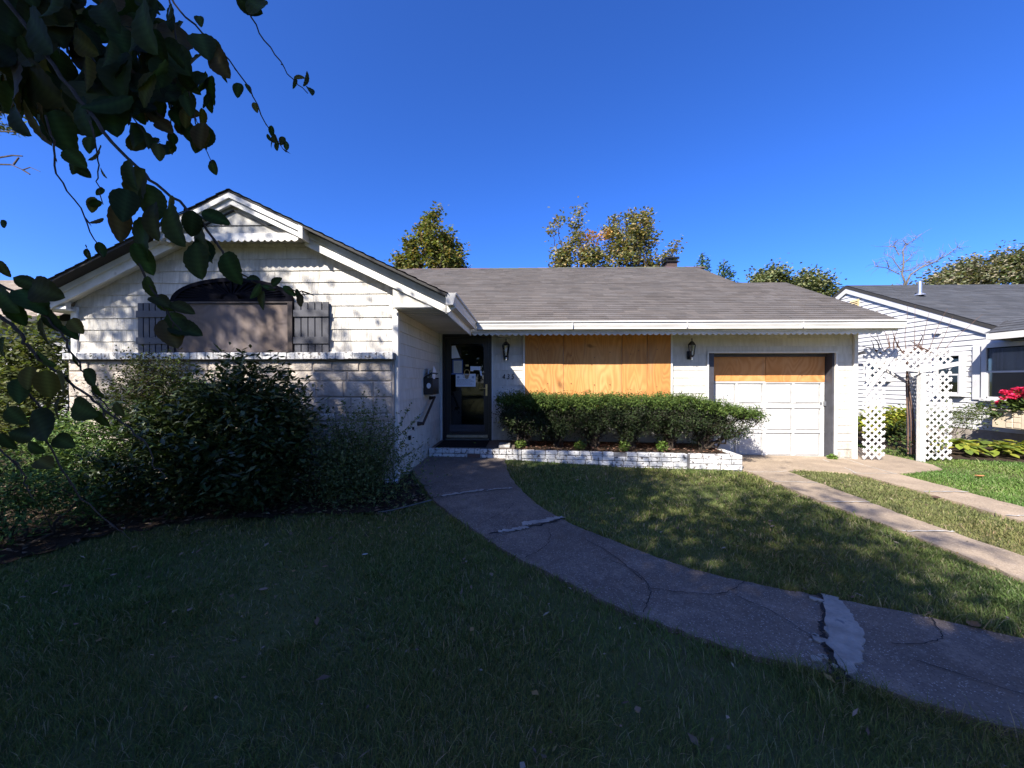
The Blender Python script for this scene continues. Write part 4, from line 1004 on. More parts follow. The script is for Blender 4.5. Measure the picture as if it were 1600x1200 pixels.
# window box and geranium
t = thing('window_box', 'tan panelled planter box under the neighbour\'s big window', 'planter', (10.7, 8.6, .4))
MB().box(10.46, NX - .03, 7.85, 8.80, .42, .80).build('box', M['tanbox'], t, bevel=.01)
for y0, y1 in ((8.30, 8.42), (8.43, 8.55)):
    for z0, z1 in ((.45, .555), (.565, .67), (.68, .775)): MB().box(10.448, 10.462, y0 + .005, y1 - .005, z0, z1).build('panel', M['tanbox'], t, bevel=.004)
MB().box(10.445, 10.462, 7.9, 8.29, .44, .785).build('panel', M['tanbox'], t, bevel=.004)
MB().box(10.42, NX - .03, 7.82, 8.83, .80, .83).build('box_rim', M['tanbox'], t)
def leafball(name, blobs, n, L, W, cols, m, parent=None, up=.3, droop=.0, ws=None, clump=0, cn=60, fold=.25, jit_=.2, shell=.5):
    tot = sum(b[3] ** 2 if len(b) == 4 else b[3] * b[4] for b in blobs); C = []; A = []
    for b in blobs:
        r = np.array([b[3], b[3] if len(b) == 4 else b[4], b[3] if len(b) == 4 else b[5]])
        k = int(n * (b[3] ** 2 if len(b) == 4 else b[3] * b[4]) / tot)
        if clump:
            nc = max(3, k // cn); d = NP.normal(size=(nc, 3)); d /= np.linalg.norm(d, axis=1)[:, None]
            cc = np.array(b[:3]) + d * r * (shell + (1 - shell) * NP.random((nc, 1))) * NP.uniform(.8, 1.12, (nc, 1))
            idx = NP.integers(0, nc, k); sz = NP.uniform(.6, 1.3, nc)
            p = cc[idx] + NP.normal(size=(k, 3)) * clump * sz[idx][:, None]
            A.append(d[idx])
        else:
            d = NP.normal(size=(k, 3)); d /= np.linalg.norm(d, axis=1)[:, None]
            p = np.array(b[:3]) + d * r * (shell + (1 - shell) * NP.random((k, 1)) ** .6); A.append(d)
        C.append(p)
    C = np.concatenate(C); A = np.concatenate(A)
    me = leaves_mesh(name, C, L, W, m, colmix(len(C), cols, ws, jit_), up, droop, A * .8, fold)
    o = link_mesh(name, me, parent, wloc(parent) if parent else (0, 0, 0))
    if parent is not None:
        me.vertices.foreach_get('co', buf := np.zeros(len(me.vertices) * 3, dtype=np.float32))
        w = wloc(parent); buf = buf.reshape(-1, 3) - np.array(w); me.vertices.foreach_set('co', buf.ravel().astype(np.float32)); me.update()
    o['kind'] = 'stuff'
    return o
GREEN = [(.045, .075, .022), (.06, .095, .028), (.035, .06, .02), (.085, .11, .03)]
t = thing('geranium', 'red flowering geranium spilling over the tan planter box', 'potted plant', (10.6, 8.7, .8))
leafball('foliage', [(10.62, 8.35, 1.0, .30, .42, .24), (10.5, 8.72, .88, .16, .18, .2), (10.6, 8.0, .98, .3, .3, .22)], 1700, .085, .07, GREEN, M['leaf'], t, clump=.06, cn=40)
fb = []
for i in range(30): fb.append((10.38 + rnd.uniform(-.08, .3), rnd.uniform(7.85, 8.74), rnd.uniform(1.06, 1.28), .055))
leafball('flower_head', [b if b[1] < 8.6 else (b[0], b[1], b[2] - .2, .055) for b in fb], 2200, .05, .045, [(.55, .02, .07), (.66, .05, .14), (.46, .015, .05)], M['flower'], t)

gh = thing('grey_house', 'grey sided neighbouring house with tan shingle roof, left behind shrubs', 'house', (-16, 11, 0))
gw = MB().box(-24, -12.6, 10.35, 15, -.1, 3.1).build('wall', M['ghouse'], gh)
z = .1
while z < 3.0:
    MB().hexa([(-24, 10.325, z), (-12.58, 10.325, z), (-12.58, 10.36, z), (-24, 10.36, z), (-24, 10.345, z + .13), (-12.58, 10.345, z + .13), (-12.58, 10.36, z + .13), (-24, 10.36, z + .13)]).build('clapboard', M['ghouse'], gw); z += .125
gro = MB().add([(-24, 9.8, 3.13), (-12.2, 9.8, 3.13), (-12.2, 13, 4.95), (-24, 13, 4.95), (-24, 16.2, 3.1), (-12.2, 16.2, 3.1), (-24, 9.8, 3.0), (-12.2, 9.8, 3.0)], [(0, 1, 2, 3), (3, 2, 5, 4), (6, 7, 1, 0)]).build('roof', M['edge'], gh)
o = course_mesh('g', (-24, 9.8, 3.14), (-12.2, 9.8, 3.14), (0, 3.2, 1.82), (0, -1.82, 3.2), 3.68, None, base=(.24, .195, .155)).build('roof_shingles', M['shingle'], gro); o['kind'] = 'stuff'

# ================================================================== LATTICE ARBOR
ar = thing('garden_arbor', 'white lattice garden arbor with peeling paint beside the garage corner', 'arbor', (7.2, 7.5, 0))
def lattice(fr, a0, a1, z0, z1, fixed, step=.135, w=.036, yo=0.0):
    """crossing slats clipped to a rectangle; fr 'x': panel in x-z at y=fixed, 'y': panel in y-z at x=fixed"""
    for sgn in (1, -1):
        c = (a0 - z1 if sgn > 0 else a0 + z0) + step * .4; ce = (a1 - z0 if sgn > 0 else a1 + z1)
        while c < ce:
            # a - sgn*z = c
            zs = sorted([(a0 - c) * sgn, (a1 - c) * sgn]); lo = max(zs[0], z0); hi = min(zs[1], z1)
            if hi - lo > .04:
                off = fixed + (-.006 if sgn > 0 else .006) + yo
                jt = rnd.uniform(-.006, .006); A = (c + sgn * lo + jt, lo); B = (c + sgn * hi + jt + rnd.uniform(-.008, .008), hi)
                if fr == 'x': MB().bar((A[0], off, A[1]), (B[0], off, B[1]), w, .008, (0, 1, 0)).build('slat', M['lattice'], ar)
                else: MB().bar((off, A[0], A[1]), (off, B[0], B[1]), w, .008, (1, 0, 0)).build('slat', M['lattice'], ar)
            c += step
lattice('x', 6.42, 6.82, -.02, 2.05, 7.38)
lattice('x', 7.56, 8.04, -.02, 1.62, 7.38)
lattice('x', 6.82, 8.04, 1.66, 2.05, 7.38)
def lattice_line(p, q, z0, z1, step=.15, w=.036):
    p = Vector((*p, 0)); q = Vector((*q, 0)); L = (q - p).length; d = (q - p).normalized(); nrm_ = Vector((-d.y, d.x, 0))
    for sgn in (1, -1):
        c = (0 - z1 if sgn > 0 else z0) + step * .4; ce = (L - z0 if sgn > 0 else L + z1)
        while c < ce:
            zs = sorted([(0 - c) * sgn, (L - c) * sgn]); lo = max(zs[0], z0); hi = min(zs[1], z1)
            if hi - lo > .04:
                o_ = nrm_ * (.006 * sgn); A = p + d * (c + sgn * lo) + o_; B = p + d * (c + sgn * hi) + o_
                MB().bar((A.x, A.y, lo), (B.x, B.y, hi), w, .008, nrm_).build('slat', M['lattice'], ar)
            c += step
lattice_line((7.53, 7.45), (8.02, 8.12), .05, 1.85)
for (x, y) in ((7.505, 7.40), (8.10, 8.20), (6.44, 8.2)):
    MB().box(x - .045, x + .045, y - .045, y + .045, -.08, 1.75).build('post', M['lattice'], ar, bevel=.004)
MB().bar((6.42, 7.355, 1.17), (7.03, 7.355, 2.06), .055, .022).build('brace', M['lattice'], ar)
MB().bar((7.03, 7.355, 2.0), (7.42, 7.355, 1.62), .05, .022).build('brace', M['lattice'], ar) if False else None
MB().bar((7.42, 7.352, 1.63), (8.12, 7.352, 1.77), .075, .022).build('beam', M['lattice'], ar)
MB().bar((6.80, 7.36, 1.69), (7.40, 7.36, 1.64), .05, .022).build('beam', M['lattice'], ar)
MB().bar((7.30, 7.40, 1.55), (7.52, 7.40, 1.66), .07, .04).build('brace', M['lattice'], ar)
MB().bar((7.52, 7.42, 1.66), (7.62, 7.42, 1.50), .07, .04).build('brace', M['lattice'], ar)
MB().bar((7.36, 8.15, 1.78), (8.05, 8.15, 1.38), .06, .03).build('brace', M['lattice'], ar)
MB().bar((6.44, 8.18, 1.78), (8.09, 8.18, 1.78), .06, .06).build('beam', M['lattice'], ar)
for x in (6.46, 7.52, 8.02): MB().bar((x, 7.38, 2.0), (x, 8.2, 1.82), .05, .04, (0, 0, 1)).build('rafter', M['lattice'], ar)
vn = thing('dead_vine', 'leafless brown vine climbing over the top of the white arbor', 'vine', (7.7, 7.6, 0))
def wander(p, d, L, n, j, gz=0.0):
    p = Vector(p); d = Vector(d).normalized(); out = [p.copy()]
    for i in range(n):
        d = (d + Vector((rnd.gauss(0, j), rnd.gauss(0, j), rnd.gauss(0, j) + gz))).normalized(); p = p + d * (L / n); out.append(p.copy())
    return out
for i in range(4):
    P = wander((7.68 + rnd.uniform(-.03, .05), 7.72 + rnd.uniform(-.06, .12), 0), (.0, 0, 1), 2.0, 12, .028)
    MB().tube(P, [.016 - .0006 * k for k in range(13)], 5).build('stem', M['vine'], vn)
for i in range(24):
    P = wander((rnd.uniform(6.95, 7.95), rnd.uniform(7.35, 7.8), 1.98), (rnd.uniform(-1, .6), rnd.uniform(-.3, .3), rnd.uniform(.15, .8)), rnd.uniform(.25, .6), 6, .35)
    MB().tube(P, [.014 - .0018 * k for k in range(7)], 5).build('stem', M['vine'], vn)
for i in range(9):
    x = 6.9 + i * .14
    P = wander((x, 7.5, 2.02), ((x - 7.4) * .9 - .1 + rnd.uniform(-.2, .2), 0, 1), rnd.uniform(.5, .95), 8, .06)
    MB().tube(P, [.006 - .0005 * k for k in range(9)], 4).build('shoot', M['vine'], vn)
leafball('foliage', [(7.75, 7.5, .25, .22), (7.9, 7.45, .55, .15), (7.6, 7.9, .2, .2)], 380, .06, .04, GREEN + [(.12, .10, .04)], M['leaf'], vn)

# ================================================================== TREES BEHIND
def limb_to(mb, a, b, r0, r1, n=6, j=.05):
    a = Vector(a); b = Vector(b); L = (b - a).length
    P = [a.lerp(b, i / n) + Vector((rnd.gauss(0, j), rnd.gauss(0, j), rnd.gauss(0, j))) * L * (0 if i in (0, n) else 1) for i in range(n + 1)]
    mb.tube(P, [r0 + (r1 - r0) * i / n for i in range(n + 1)], 6); return P
def tree(name, label, x, y, blobs, n, L, W, cols, ws=None, r=.2, clump=.22, group=None, bark='bark', cn=40, fork=None, extra=None, shell=.35, m='leaf', jit_=.22):
    t = thing(name, label, 'tree', (x, y, 0), group)
    zt = max(b[2] for b in blobs); zb = min(b[2] - b[3] for b in blobs)
    f = fork or max(1.5, zb * .8)
    mb = MB(); P = limb_to(mb, (x, y, -.1), (x + rnd.uniform(-.2, .2), y, f), r, r * .75, 6, .02); mb.build('trunk', M[bark], t, smooth=True)
    for b in blobs:
        mb = MB(); s = P[-1 - rnd.randint(0, 1)]
        Q = limb_to(mb, s, (b[0], b[1], b[2] - b[3] * .2), r * .45, r * .08, 7, .05)
        for k in range(5):
            q = Q[rnd.randint(3, 7)]; d = Vector((rnd.gauss(0, 1), rnd.gauss(0, 1), rnd.gauss(.4, .7))).normalized()
            mb.tube(wander(q, d, b[3] * 1.1, 5, .2), [r * .10, r * .08, r * .06, r * .04, r * .03, r * .015], 4)
        mb.build('limb', M[bark], t, smooth=True)
    leafball('crown', blobs, n, L, W, cols, M[m], t, clump=clump, cn=cn, ws=ws, shell=shell, jit_=jit_)
    if extra: leafball('autumn_foliage', extra[0], extra[1], L, W, extra[2], M[m], t, clump=clump * .8, cn=cn)
    return t
def ys(bl, y, dy=.6): return [(b[0], y + rnd.uniform(-dy, dy) * b[1 + 1], b[1], b[2]) for b in bl]
T1 = [(-4.8,7.5,1.4),(-5.9,7.6,.8),(-3.8,7.7,.8),(-5.3,8.6,.75),(-4.2,8.7,.8),(-4.9,9.3,.6),(-4.5,9.8,.33),(-4.35,10.3,.18),(-3.7,8.3,.6),(-3.2,7.4,.45),(-6.3,7.4,.45)]
MAPLE = [(.14, .15, .045), (.11, .13, .038), (.19, .175, .055), (.085, .10, .032), (.22, .15, .06)]
tree('maple_tree', 'dense green maple tree rising behind the ridge of the grey roof', -4.7, 20, ys(T1, 20), 10500, .19, .14, MAPLE, r=.22, clump=.19, cn=60, shell=.55)
T2a = [(2.4,8.1,.7),(3.1,10.4,.32),(3.3,11.1,.22),(2.1,10.6,.25),(3.6,8.5,.7),(2.3,8.5,.6),(3.3,9.6,.4),(4.4,8.4,.6),(1.75,10.0,.22),(2.7,9.1,.4)]
OAK = [(.18, .175, .09), (.14, .155, .07), (.24, .21, .10), (.27, .19, .08)]
tree('oak_tree', 'slender sparse oak tree with a few orange leaves behind the roof', 3.0, 22, ys(T2a, 22), 3300, .20, .13, OAK, r=.14, clump=.2, cn=24, extra=(ys([(4.2,9.75,.4),(3.7,9.1,.35),(4.75,9.95,.3),(3.75,8.5,.3)], 22), 270, [(.40, .19, .06), (.46, .25, .08), (.36, .21, .08)]))
T2b = [(6.2,9.5,1.15),(6.8,10.2,.8),(5.3,10.2,.5),(7.2,9.6,.7),(6.0,8.3,1.3),(7.8,8.2,.85),(8.6,8.7,.35),(5.4,10.8,.25),(6.3,10.9,.33),(7.0,10.9,.33),(8.9,9.2,.22)]
tree('oak_tree', 'broad olive green oak tree behind the roof, left of the chimney', 6.4, 22.5, ys(T2b, 22.5), 7600, .19, .13, OAK, r=.22, clump=.19, cn=44, shell=.5)
def conifer(label, x, y, h, w, z0=3.5):
    t = thing('conifer', label, 'tree', (x, y, 0), 'conifers behind the garage roof')
    MB().tube([(x, y, -.1), (x, y, h * .5), (x, y, h)], [.16, .1, .015], 6).build('trunk', M['bark'], t)
    bl = []
    k = 0; z = z0
    while z < h - .15:
        r = w * (1 - (z - z0) / (h - z0)) ** .8 + .06
        for a in range(6): bl.append((x + r * .62 * math.cos(a * 1.05 + k), y + r * .62 * math.sin(a * 1.05 + k), z + rnd.uniform(-.1, .1), r * .42, r * .42, .16))
        z += .36; k += .6
    leafball('crown', bl, 14000, .20, .085, [(.06, .11, .05), (.075, .13, .06), (.045, .085, .042), (.11, .16, .08)], M['needle'], t, clump=.1, cn=22)
conifer('dark narrow conifer with a pointed top, just right of the chimney', 11.15, 24, 9.35, 1.15, 4.0)
conifer('fuller blue green conifer beside the narrow pointed one', 12.6, 24.3, 9.05, 1.6, 4.0)
T4 = [(16.4,8.0,.9),(17.0,8.5,.6),(15.8,7.6,.7),(18.7,7.9,.9),(19.7,7.5,.7),(20.6,7.1,.45),(17.6,7.6,.8)]
tree('maple_tree', 'rounded green maple tree above the garage roof, before the white house', 17.5, 26, ys(T4, 26), 8500, .2, .15, [(.12, .14, .06), (.15, .165, .075), (.09, .11, .05), (.19, .185, .085)], r=.22, clump=.25, cn=40)
tr1 = [(37.6,9.9,1.3),(39.3,10.4,1.4),(41.2,10.9,1.8),(35.5,9.0,1.2),(40.6,11.6,.7)]
tr2 = [(43.1,11.1,1.9),(45.3,11.4,2.1),(42.8,12.0,.8),(44.3,12.1,.9),(47.5,11.6,2.3),(50,11.2,2.4)]
GREY = [(.20, .18, .115), (.155, .155, .09), (.25, .215, .15), (.115, .13, .065)]
tree('sycamore_tree', 'grey green broad tree sloping down behind the white house roof', 40, 36, ys(tr1, 36), 11000, .30, .19, GREY, r=.35, clump=.4, cn=40)
tree('sycamore_tree', 'tallest grey green broad tree at the picture edge behind the white house', 45.5, 34.5, ys(tr2, 35), 13000, .30, .19, GREY + [(.09, .12, .045)], r=.4, clump=.42, cn=40)
BARE = [[(26.98,7.81),(26.98,8.36),(26.84,8.99),(26.88,9.76),(26.92,10.62),(27.31,11.07),(27.88,11.47),(28.54,11.96)],[(26.84,8.99),(26.08,9.5),(25.19,9.64),(25.32,10.0)],[(26.78,10.35),(26.47,11.08),(26.78,11.48)],[(26.56,10.94),(25.8,11.08)],[(27.12,7.81),(27.16,8.35),(27.42,8.94),(28.21,9.43),(29.48,9.97),(30.23,10.41),(30.58,10.82),(31.11,10.81)],[(26.84,9.22),(27.68,9.3),(28.51,9.79),(29.31,10.06)],[(26.88,9.63),(27.45,10.07),(27.8,10.57)],[(28.21,9.43),(28.78,9.84),(29.31,9.79)],[(26.08,9.5),(25.68,9.95)],[(26.9,9.3),(26.3,10.2),(25.9,10.6)],[(29.48,9.97),(29.8,10.5)],[(27.31,11.07),(27.0,11.5)]]
t = thing('bare_tree', 'leafless pale grey tree standing against the sky behind the white house', 'tree', (27, 28, 0))
MB().tube([(27, 28, -.1), (27.02, 28, 4), (26.98, 28, 7.9)], [.3, .22, .13], 7).build('trunk', M['barkpale'], t)
for l in BARE:
    n = len(l); r0 = .075 if len(l) > 5 else .035
    P = [(a[0], 28 + rnd.uniform(-.3, .3) * (i > 0), a[1]) for i, a in enumerate(l)]
    mb = MB(); mb.tube(P, [r0 + (.012 - r0) * i / (n - 1) for i in range(n)], 5)
    for i in range(1, n):
        for k in range(9):
            q = Vector(P[i - 1]).lerp(Vector(P[i]), rnd.random()); d = Vector((rnd.gauss(.2, 1), rnd.gauss(0, .6), rnd.gauss(.35, .6)))
            mb.tube(wander(q, d, rnd.uniform(.35, .9), 5, .25), [.012, .010, .009, .008, .006, .004], 3)
    mb.build('limb', M['barkpale'], t)
# tree at the far left, mostly outside the frame
t = thing('birch_tree', 'thin far tree with bare twigs at the left edge of the sky', 'tree', (-19.6, 13.5, 0))
MB().tube([(-19.6, 13.5, -.1), (-19.5, 13.3, 6), (-19.2, 13.2, 11)], [.2, .14, .05], 6).build('trunk', M['bark'], t)
for l in [[(-19.5,9.2),(-18.18,9.15),(-17.76,8.96),(-17.49,9.05),(-17.12,8.89)],[(-19.4,10.38),(-18.16,10.32),(-17.84,10.34)],[(-19.4,9.3),(-18.13,9.48),(-17.76,9.45)],[(-19.3,10.94),(-18.16,11.03),(-17.51,10.95)],[(-18.1,9.15),(-17.9,9.4)],[(-17.76,8.96),(-17.5,8.8)]]:
    MB().tube([(a, 13.3, b) for a, b in l], [.03 - .005 * i for i in range(len(l))], 4).build('limb', M['bark'], t)
leafball('crown', [(-18.0,13.3,11.35,.3),(-18.8,13.4,11.3,.7),(-17.5,13.2,11.4,.2),(-19.6,13.4,11.2,.9)], 900, .16, .1, [(.12, .13, .06), (.16, .16, .09)], M['leaf'], t, clump=.15, cn=20)

# ================================================================== SHADE TREES OUTSIDE THE FRAME (their shade falls on lawn and gable)
def canopy(name, blobs, n, L, W, cols, parent, shell=.2, clump=.35, cn=60): return leafball(name, blobs, n, L, W, cols, M['leaf'], parent, clump=clump, cn=cn, shell=shell)
bt2 = thing('beech_tree', 'weeping beech tree whose dark leafy branches hang across the upper left', 'tree', (-6.6, -3.8, 0))
MB().tube([(-6.6, -3.8, -.1), (-6.5, -3.7, 2), (-6.3, -3.5, 5), (-6.2, -3.5, 9)], [.42, .32, .24, .08], 9).build('trunk', M['bark'], bt2)
lb_ = MB(); limbs = [[(-6.4,-3.6,3.4),(-4.4,-2.2,4.1),(-2.4,-.7,3.9),(-1.5,.55,3.0),(-1.45,.95,2.6)], [(-6.4,-3.6,2.6),(-4.6,-1.6,2.9),(-3.0,-.2,2.3),(-1.75,.45,1.8),(-1.45,.68,1.66)], [(-3.4,-1.5,4.05),(-1.8,-.4,3.8),(-.9,.6,3.2),(-.75,1.1,2.65)]]
for l in limbs: MB().tube(l, [.09, .06, .03, .012, .006][:len(l)], 7).build('limb', M['bark'], bt2)
CEN = (-6.3, -3.5, 5.9)
canopy('crown', [(-5.1, -3.5, 5.0, 3.9)], 42000, .11, .08, GREEN, bt2, shell=.05, clump=.5, cn=18)
canopy('crown_core', [(-6.0, -3.5, 4.6, 2.9), (-6.9, -3.5, 5.0, 2.2), (-6.2, -3.5, 7.3, 1.5), (-5.3, -3.5, 8.5, 1.15), (-4.3, -3.5, 5.5, 1.6), (-2.9, -5, 6.1, 1.3), (-7.6, -3.5, 8.6, .75)], 78000, .12, .09, GREEN, bt2, shell=.05, clump=.34, cn=60)
canopy('crown_edge', [(-2.7, -5, 6.2, 1.4), (-3.4, -5, 8.2, 1.3), (-3.2, -5, 4.7, 2.1)], 10500, .11, .08, GREEN, bt2, shell=.1, clump=.36, cn=18)
bk = np.array([(x, -24 + rnd.uniform(-2, 2), rnd.uniform(2, 5.2), rnd.uniform(2.6, 3.8)) for x in np.arange(-34, 36, 3.2)])  # unseen tree row added behind the camera to darken glass reflections and skylight
tb = leafball('unseen_treeline', [tuple(b) for b in bk], 30000, .55, .4, GREEN, M['leaf'], None, clump=.5, cn=60, shell=.3)
mt = thing('maple_tree', 'tall thin maple tree beside the lawn, casting dappled shade on the gable', 'tree', (-9.6, -1.2, 0))
MB().tube([(-9.6, -1.2, -.1), (-9.2, -1.1, 4), (-8.8, -1, 7.5), (-8.5, -1, 9.7)], [.24, .19, .12, .03], 8).build('trunk', M['bark'], mt)
for k in range(9):
    a = Vector((-9.0 + .05 * k, -1.05, 5.6 + .4 * k)); e = Vector((-8.5 + rnd.uniform(-1.4, 1.3), -1 + rnd.uniform(-1, 1), 7.6 + rnd.uniform(0, 2.3)))
    mb = MB(); Q = limb_to(mb, a, e, .06, .012, 7, .06)
    for j in range(7): mb.tube(wander(Q[rnd.randint(2, 7)], (rnd.gauss(.2, 1), rnd.gauss(0, .6), rnd.gauss(.4, .6)), .8, 6, .2), [.018, .015, .012, .01, .008, .006, .004], 4)
    mb.build('limb', M['bark'], mt)
canopy('crown', [(-9.1,-1,8.6,1.3),(-8.2,-1,9.1,1.0),(-7.55,-1,8.4,.5),(-8.1,-1,8.35,.5),(-7.4,-1,7.65,.4),(-8.4,-1,7.7,.9),(-9.4,-1.1,7.7,.9)], 4600, .10, .075, GREEN, mt, shell=.2, clump=.2, cn=32)

# ================================================================== SHRUBS IN THE BED
def shrub(name, label, x, y, stems, blobs, n, L, W, cols, m='leaf', clump=.08, cn=26, group=None, cat='shrub', up=.3, sr=.014, shell=.3):
    t = thing(name, label, cat, (x, y, ground_z(x, y)), group)
    for k in range(stems):
        b = blobs[k % len(blobs)]
        mb = MB(); Q = limb_to(mb, (x + rnd.uniform(-.12, .12), y + rnd.uniform(-.1, .1), ground_z(x, y)), (b[0] + rnd.uniform(-.5, .5) * b[3], b[1] + rnd.uniform(-.3, .3) * b[3], b[2] + rnd.uniform(-.2, .5) * b[3]), sr, sr * .35, 7, .05)
        for j in range(5): mb.tube(wander(Q[rnd.randint(2, 6)], (rnd.gauss(0, 1), rnd.gauss(0, 1), rnd.gauss(.6, .5)), .3, 4, .2), [sr * .4, sr * .33, sr * .25, sr * .2, sr * .1], 4)
        mb.build('stem', M['twig'], t)
    leafball('foliage', blobs, n, L, W, cols, M[m], t, clump=clump, cn=cn, up=up, shell=shell)
    return t
RH = [(.030, .048, .014), (.038, .058, .016), (.022, .036, .012), (.052, .07, .02)]
shrub('rhododendron', 'big dark glossy leaved rhododendron in front of the stone base', -3.15, 4.1, 9, [(-3.1,4.15,1.05,.60),(-2.75,4.1,.95,.50),(-3.55,4.1,.85,.50),(-3.0,4.2,1.42,.35),(-2.55,4.15,1.15,.30),(-3.7,4.0,.55,.42),(-3.2,3.85,.6,.5),(-2.7,3.95,.55,.4),(-3.45,4.2,1.28,.25),(-3.85,4.1,.9,.4),(-2.5,4.0,.75,.4)], 17000, .092, .034, RH, 'gloss', .09, 22)
# privet: long arching shoots with paired small leaves
t = thing('privet_shrub', 'wild privet shrub with long upright shoots before the stone wall corner', 'shrub', (-1.85, 4.3, ground_z(-1.85, 4.3)))
C = []; A = []
PV = []
for k in range(72):
    bx_, by_ = -1.88 + rnd.gauss(0, .26), 4.28 + rnd.gauss(0, .12)
    L = rnd.uniform(.5, 1.0) if k > 13 else rnd.uniform(1.0, 1.42)
    d = (rnd.gauss(.02, .36), rnd.gauss(-.12, .22), 1)
    if k in (3, 7): d = (.75, 0, .9)
    P = wander((bx_, by_, ground_z(bx_, by_)), d, L, 12, .045, -.006)
    for q in P:
        if q.y > 4.72: q.y = 4.72
    MB().tube(P, [.006 - .0004 * i for i in range(13)], 4).build('shoot', M['twig'], t)
    for i in range(2, 13):
        for s in range(9):
            q = P[i - 1].lerp(P[i], rnd.random()); tdir = (P[i] - P[i - 1]).normalized()
            o_ = Vector((rnd.gauss(0, 1), rnd.gauss(0, 1), rnd.gauss(0, .4))).normalized()
            C.append(q + o_ * .02); A.append((o_ * .8 + tdir * .6).normalized())
for k in range(5200):
    C.append(Vector((-1.82 + rnd.gauss(0, .34), 4.1 + rnd.gauss(0, .18), abs(rnd.gauss(.34, .22)) + .12))); A.append(Vector((rnd.gauss(0, 1), rnd.gauss(0, 1), rnd.gauss(.3, 1))).normalized())
C = np.array([tuple(c) for c in C]); A = np.array([tuple(a) for a in A])
leafball('inner_foliage', [(-1.85,4.2,.42,.42),(-1.65,4.28,.72,.28),(-2.1,4.2,.7,.30),(-1.8,4.3,.95,.22)], 5200, .036, .016, [(.09, .12, .05), (.07, .10, .035), (.11, .14, .06)], M['leaf'], t, clump=.07, cn=22)
w0 = wloc(t)
me = leaves_mesh('foliage', C - np.array(w0), .036, .016, M['leaf'], colmix(len(C), [(.09, .12, .05), (.07, .10, .035), (.13, .16, .07), (.08, .105, .04)]), .2, 0, A)
o = link_mesh('foliage', me, t, w0); o['kind'] = 'stuff'
YEW = [(.08, .135, .034), (.105, .165, .045), (.06, .105, .03), (.15, .21, .06)]
shrub('yew_shrub', 'bright green feathery yew shrub caught by sun at the bed edge', -4.5, 3.9, 6, [(-4.55,3.95,.72,.36),(-4.2,3.9,.62,.32),(-4.85,3.85,.66,.32),(-4.6,3.7,.45,.36),(-4.15,3.75,.40,.3),(-4.5,4.0,.98,.20),(-4.9,3.95,.95,.2)], 12000, .06, .015, YEW, 'needle', .07, 26)
shrub('barberry_shrub', 'dark brown twiggy half bare shrub against the white gable wall', -4.5, 4.45, 12, [(-4.45,4.45,1.35,.40),(-4.75,4.45,1.2,.32),(-4.15,4.45,1.2,.36),(-4.5,4.45,1.62,.2),(-4.2,4.45,1.6,.18),(-4.3,4.4,.9,.4)], 12000, .036, .019, [(.04, .042, .022), (.048, .044, .026), (.038, .052, .02), (.07, .09, .032)], 'leaf', .08, 18, sr=.011)
shrub('viburnum_shrub', 'pale yellowish green shrub in sun at the left edge', -6.7, 5.1, 8, [(-6.8,5.1,1.9,.45),(-6.5,5.0,1.5,.5),(-7.2,5.1,1.6,.5),(-6.75,4.9,1.1,.55),(-6.3,4.8,1.05,.4),(-7.3,5,.9,.5)], 9000, .075, .045, [(.095, .11, .04), (.075, .092, .032), (.125, .13, .055), (.06, .075, .03)], 'leaf', .11, 20)
shrub('yew_shrub', 'low spreading yew shrub in the shady corner of the bed', -4.35, 3.25, 6, [(-4.5,3.3,.55,.34),(-4.15,3.2,.50,.28),(-4.8,3.2,.55,.36),(-4.4,3.1,.30,.34),(-3.95,3.35,.35,.22)], 5200, .055, .015, YEW[:3], 'needle', .07, 24)
shrub('holly_shrub', 'shadowy low shrub beneath the rhododendron', -3.6, 3.75, 6, [(-3.75,3.75,.45,.36),(-3.4,3.75,.4,.34),(-3.95,3.65,.5,.32),(-2.9,3.85,.4,.3)], 5200, .05, .025, RH, 'gloss', .07, 22)

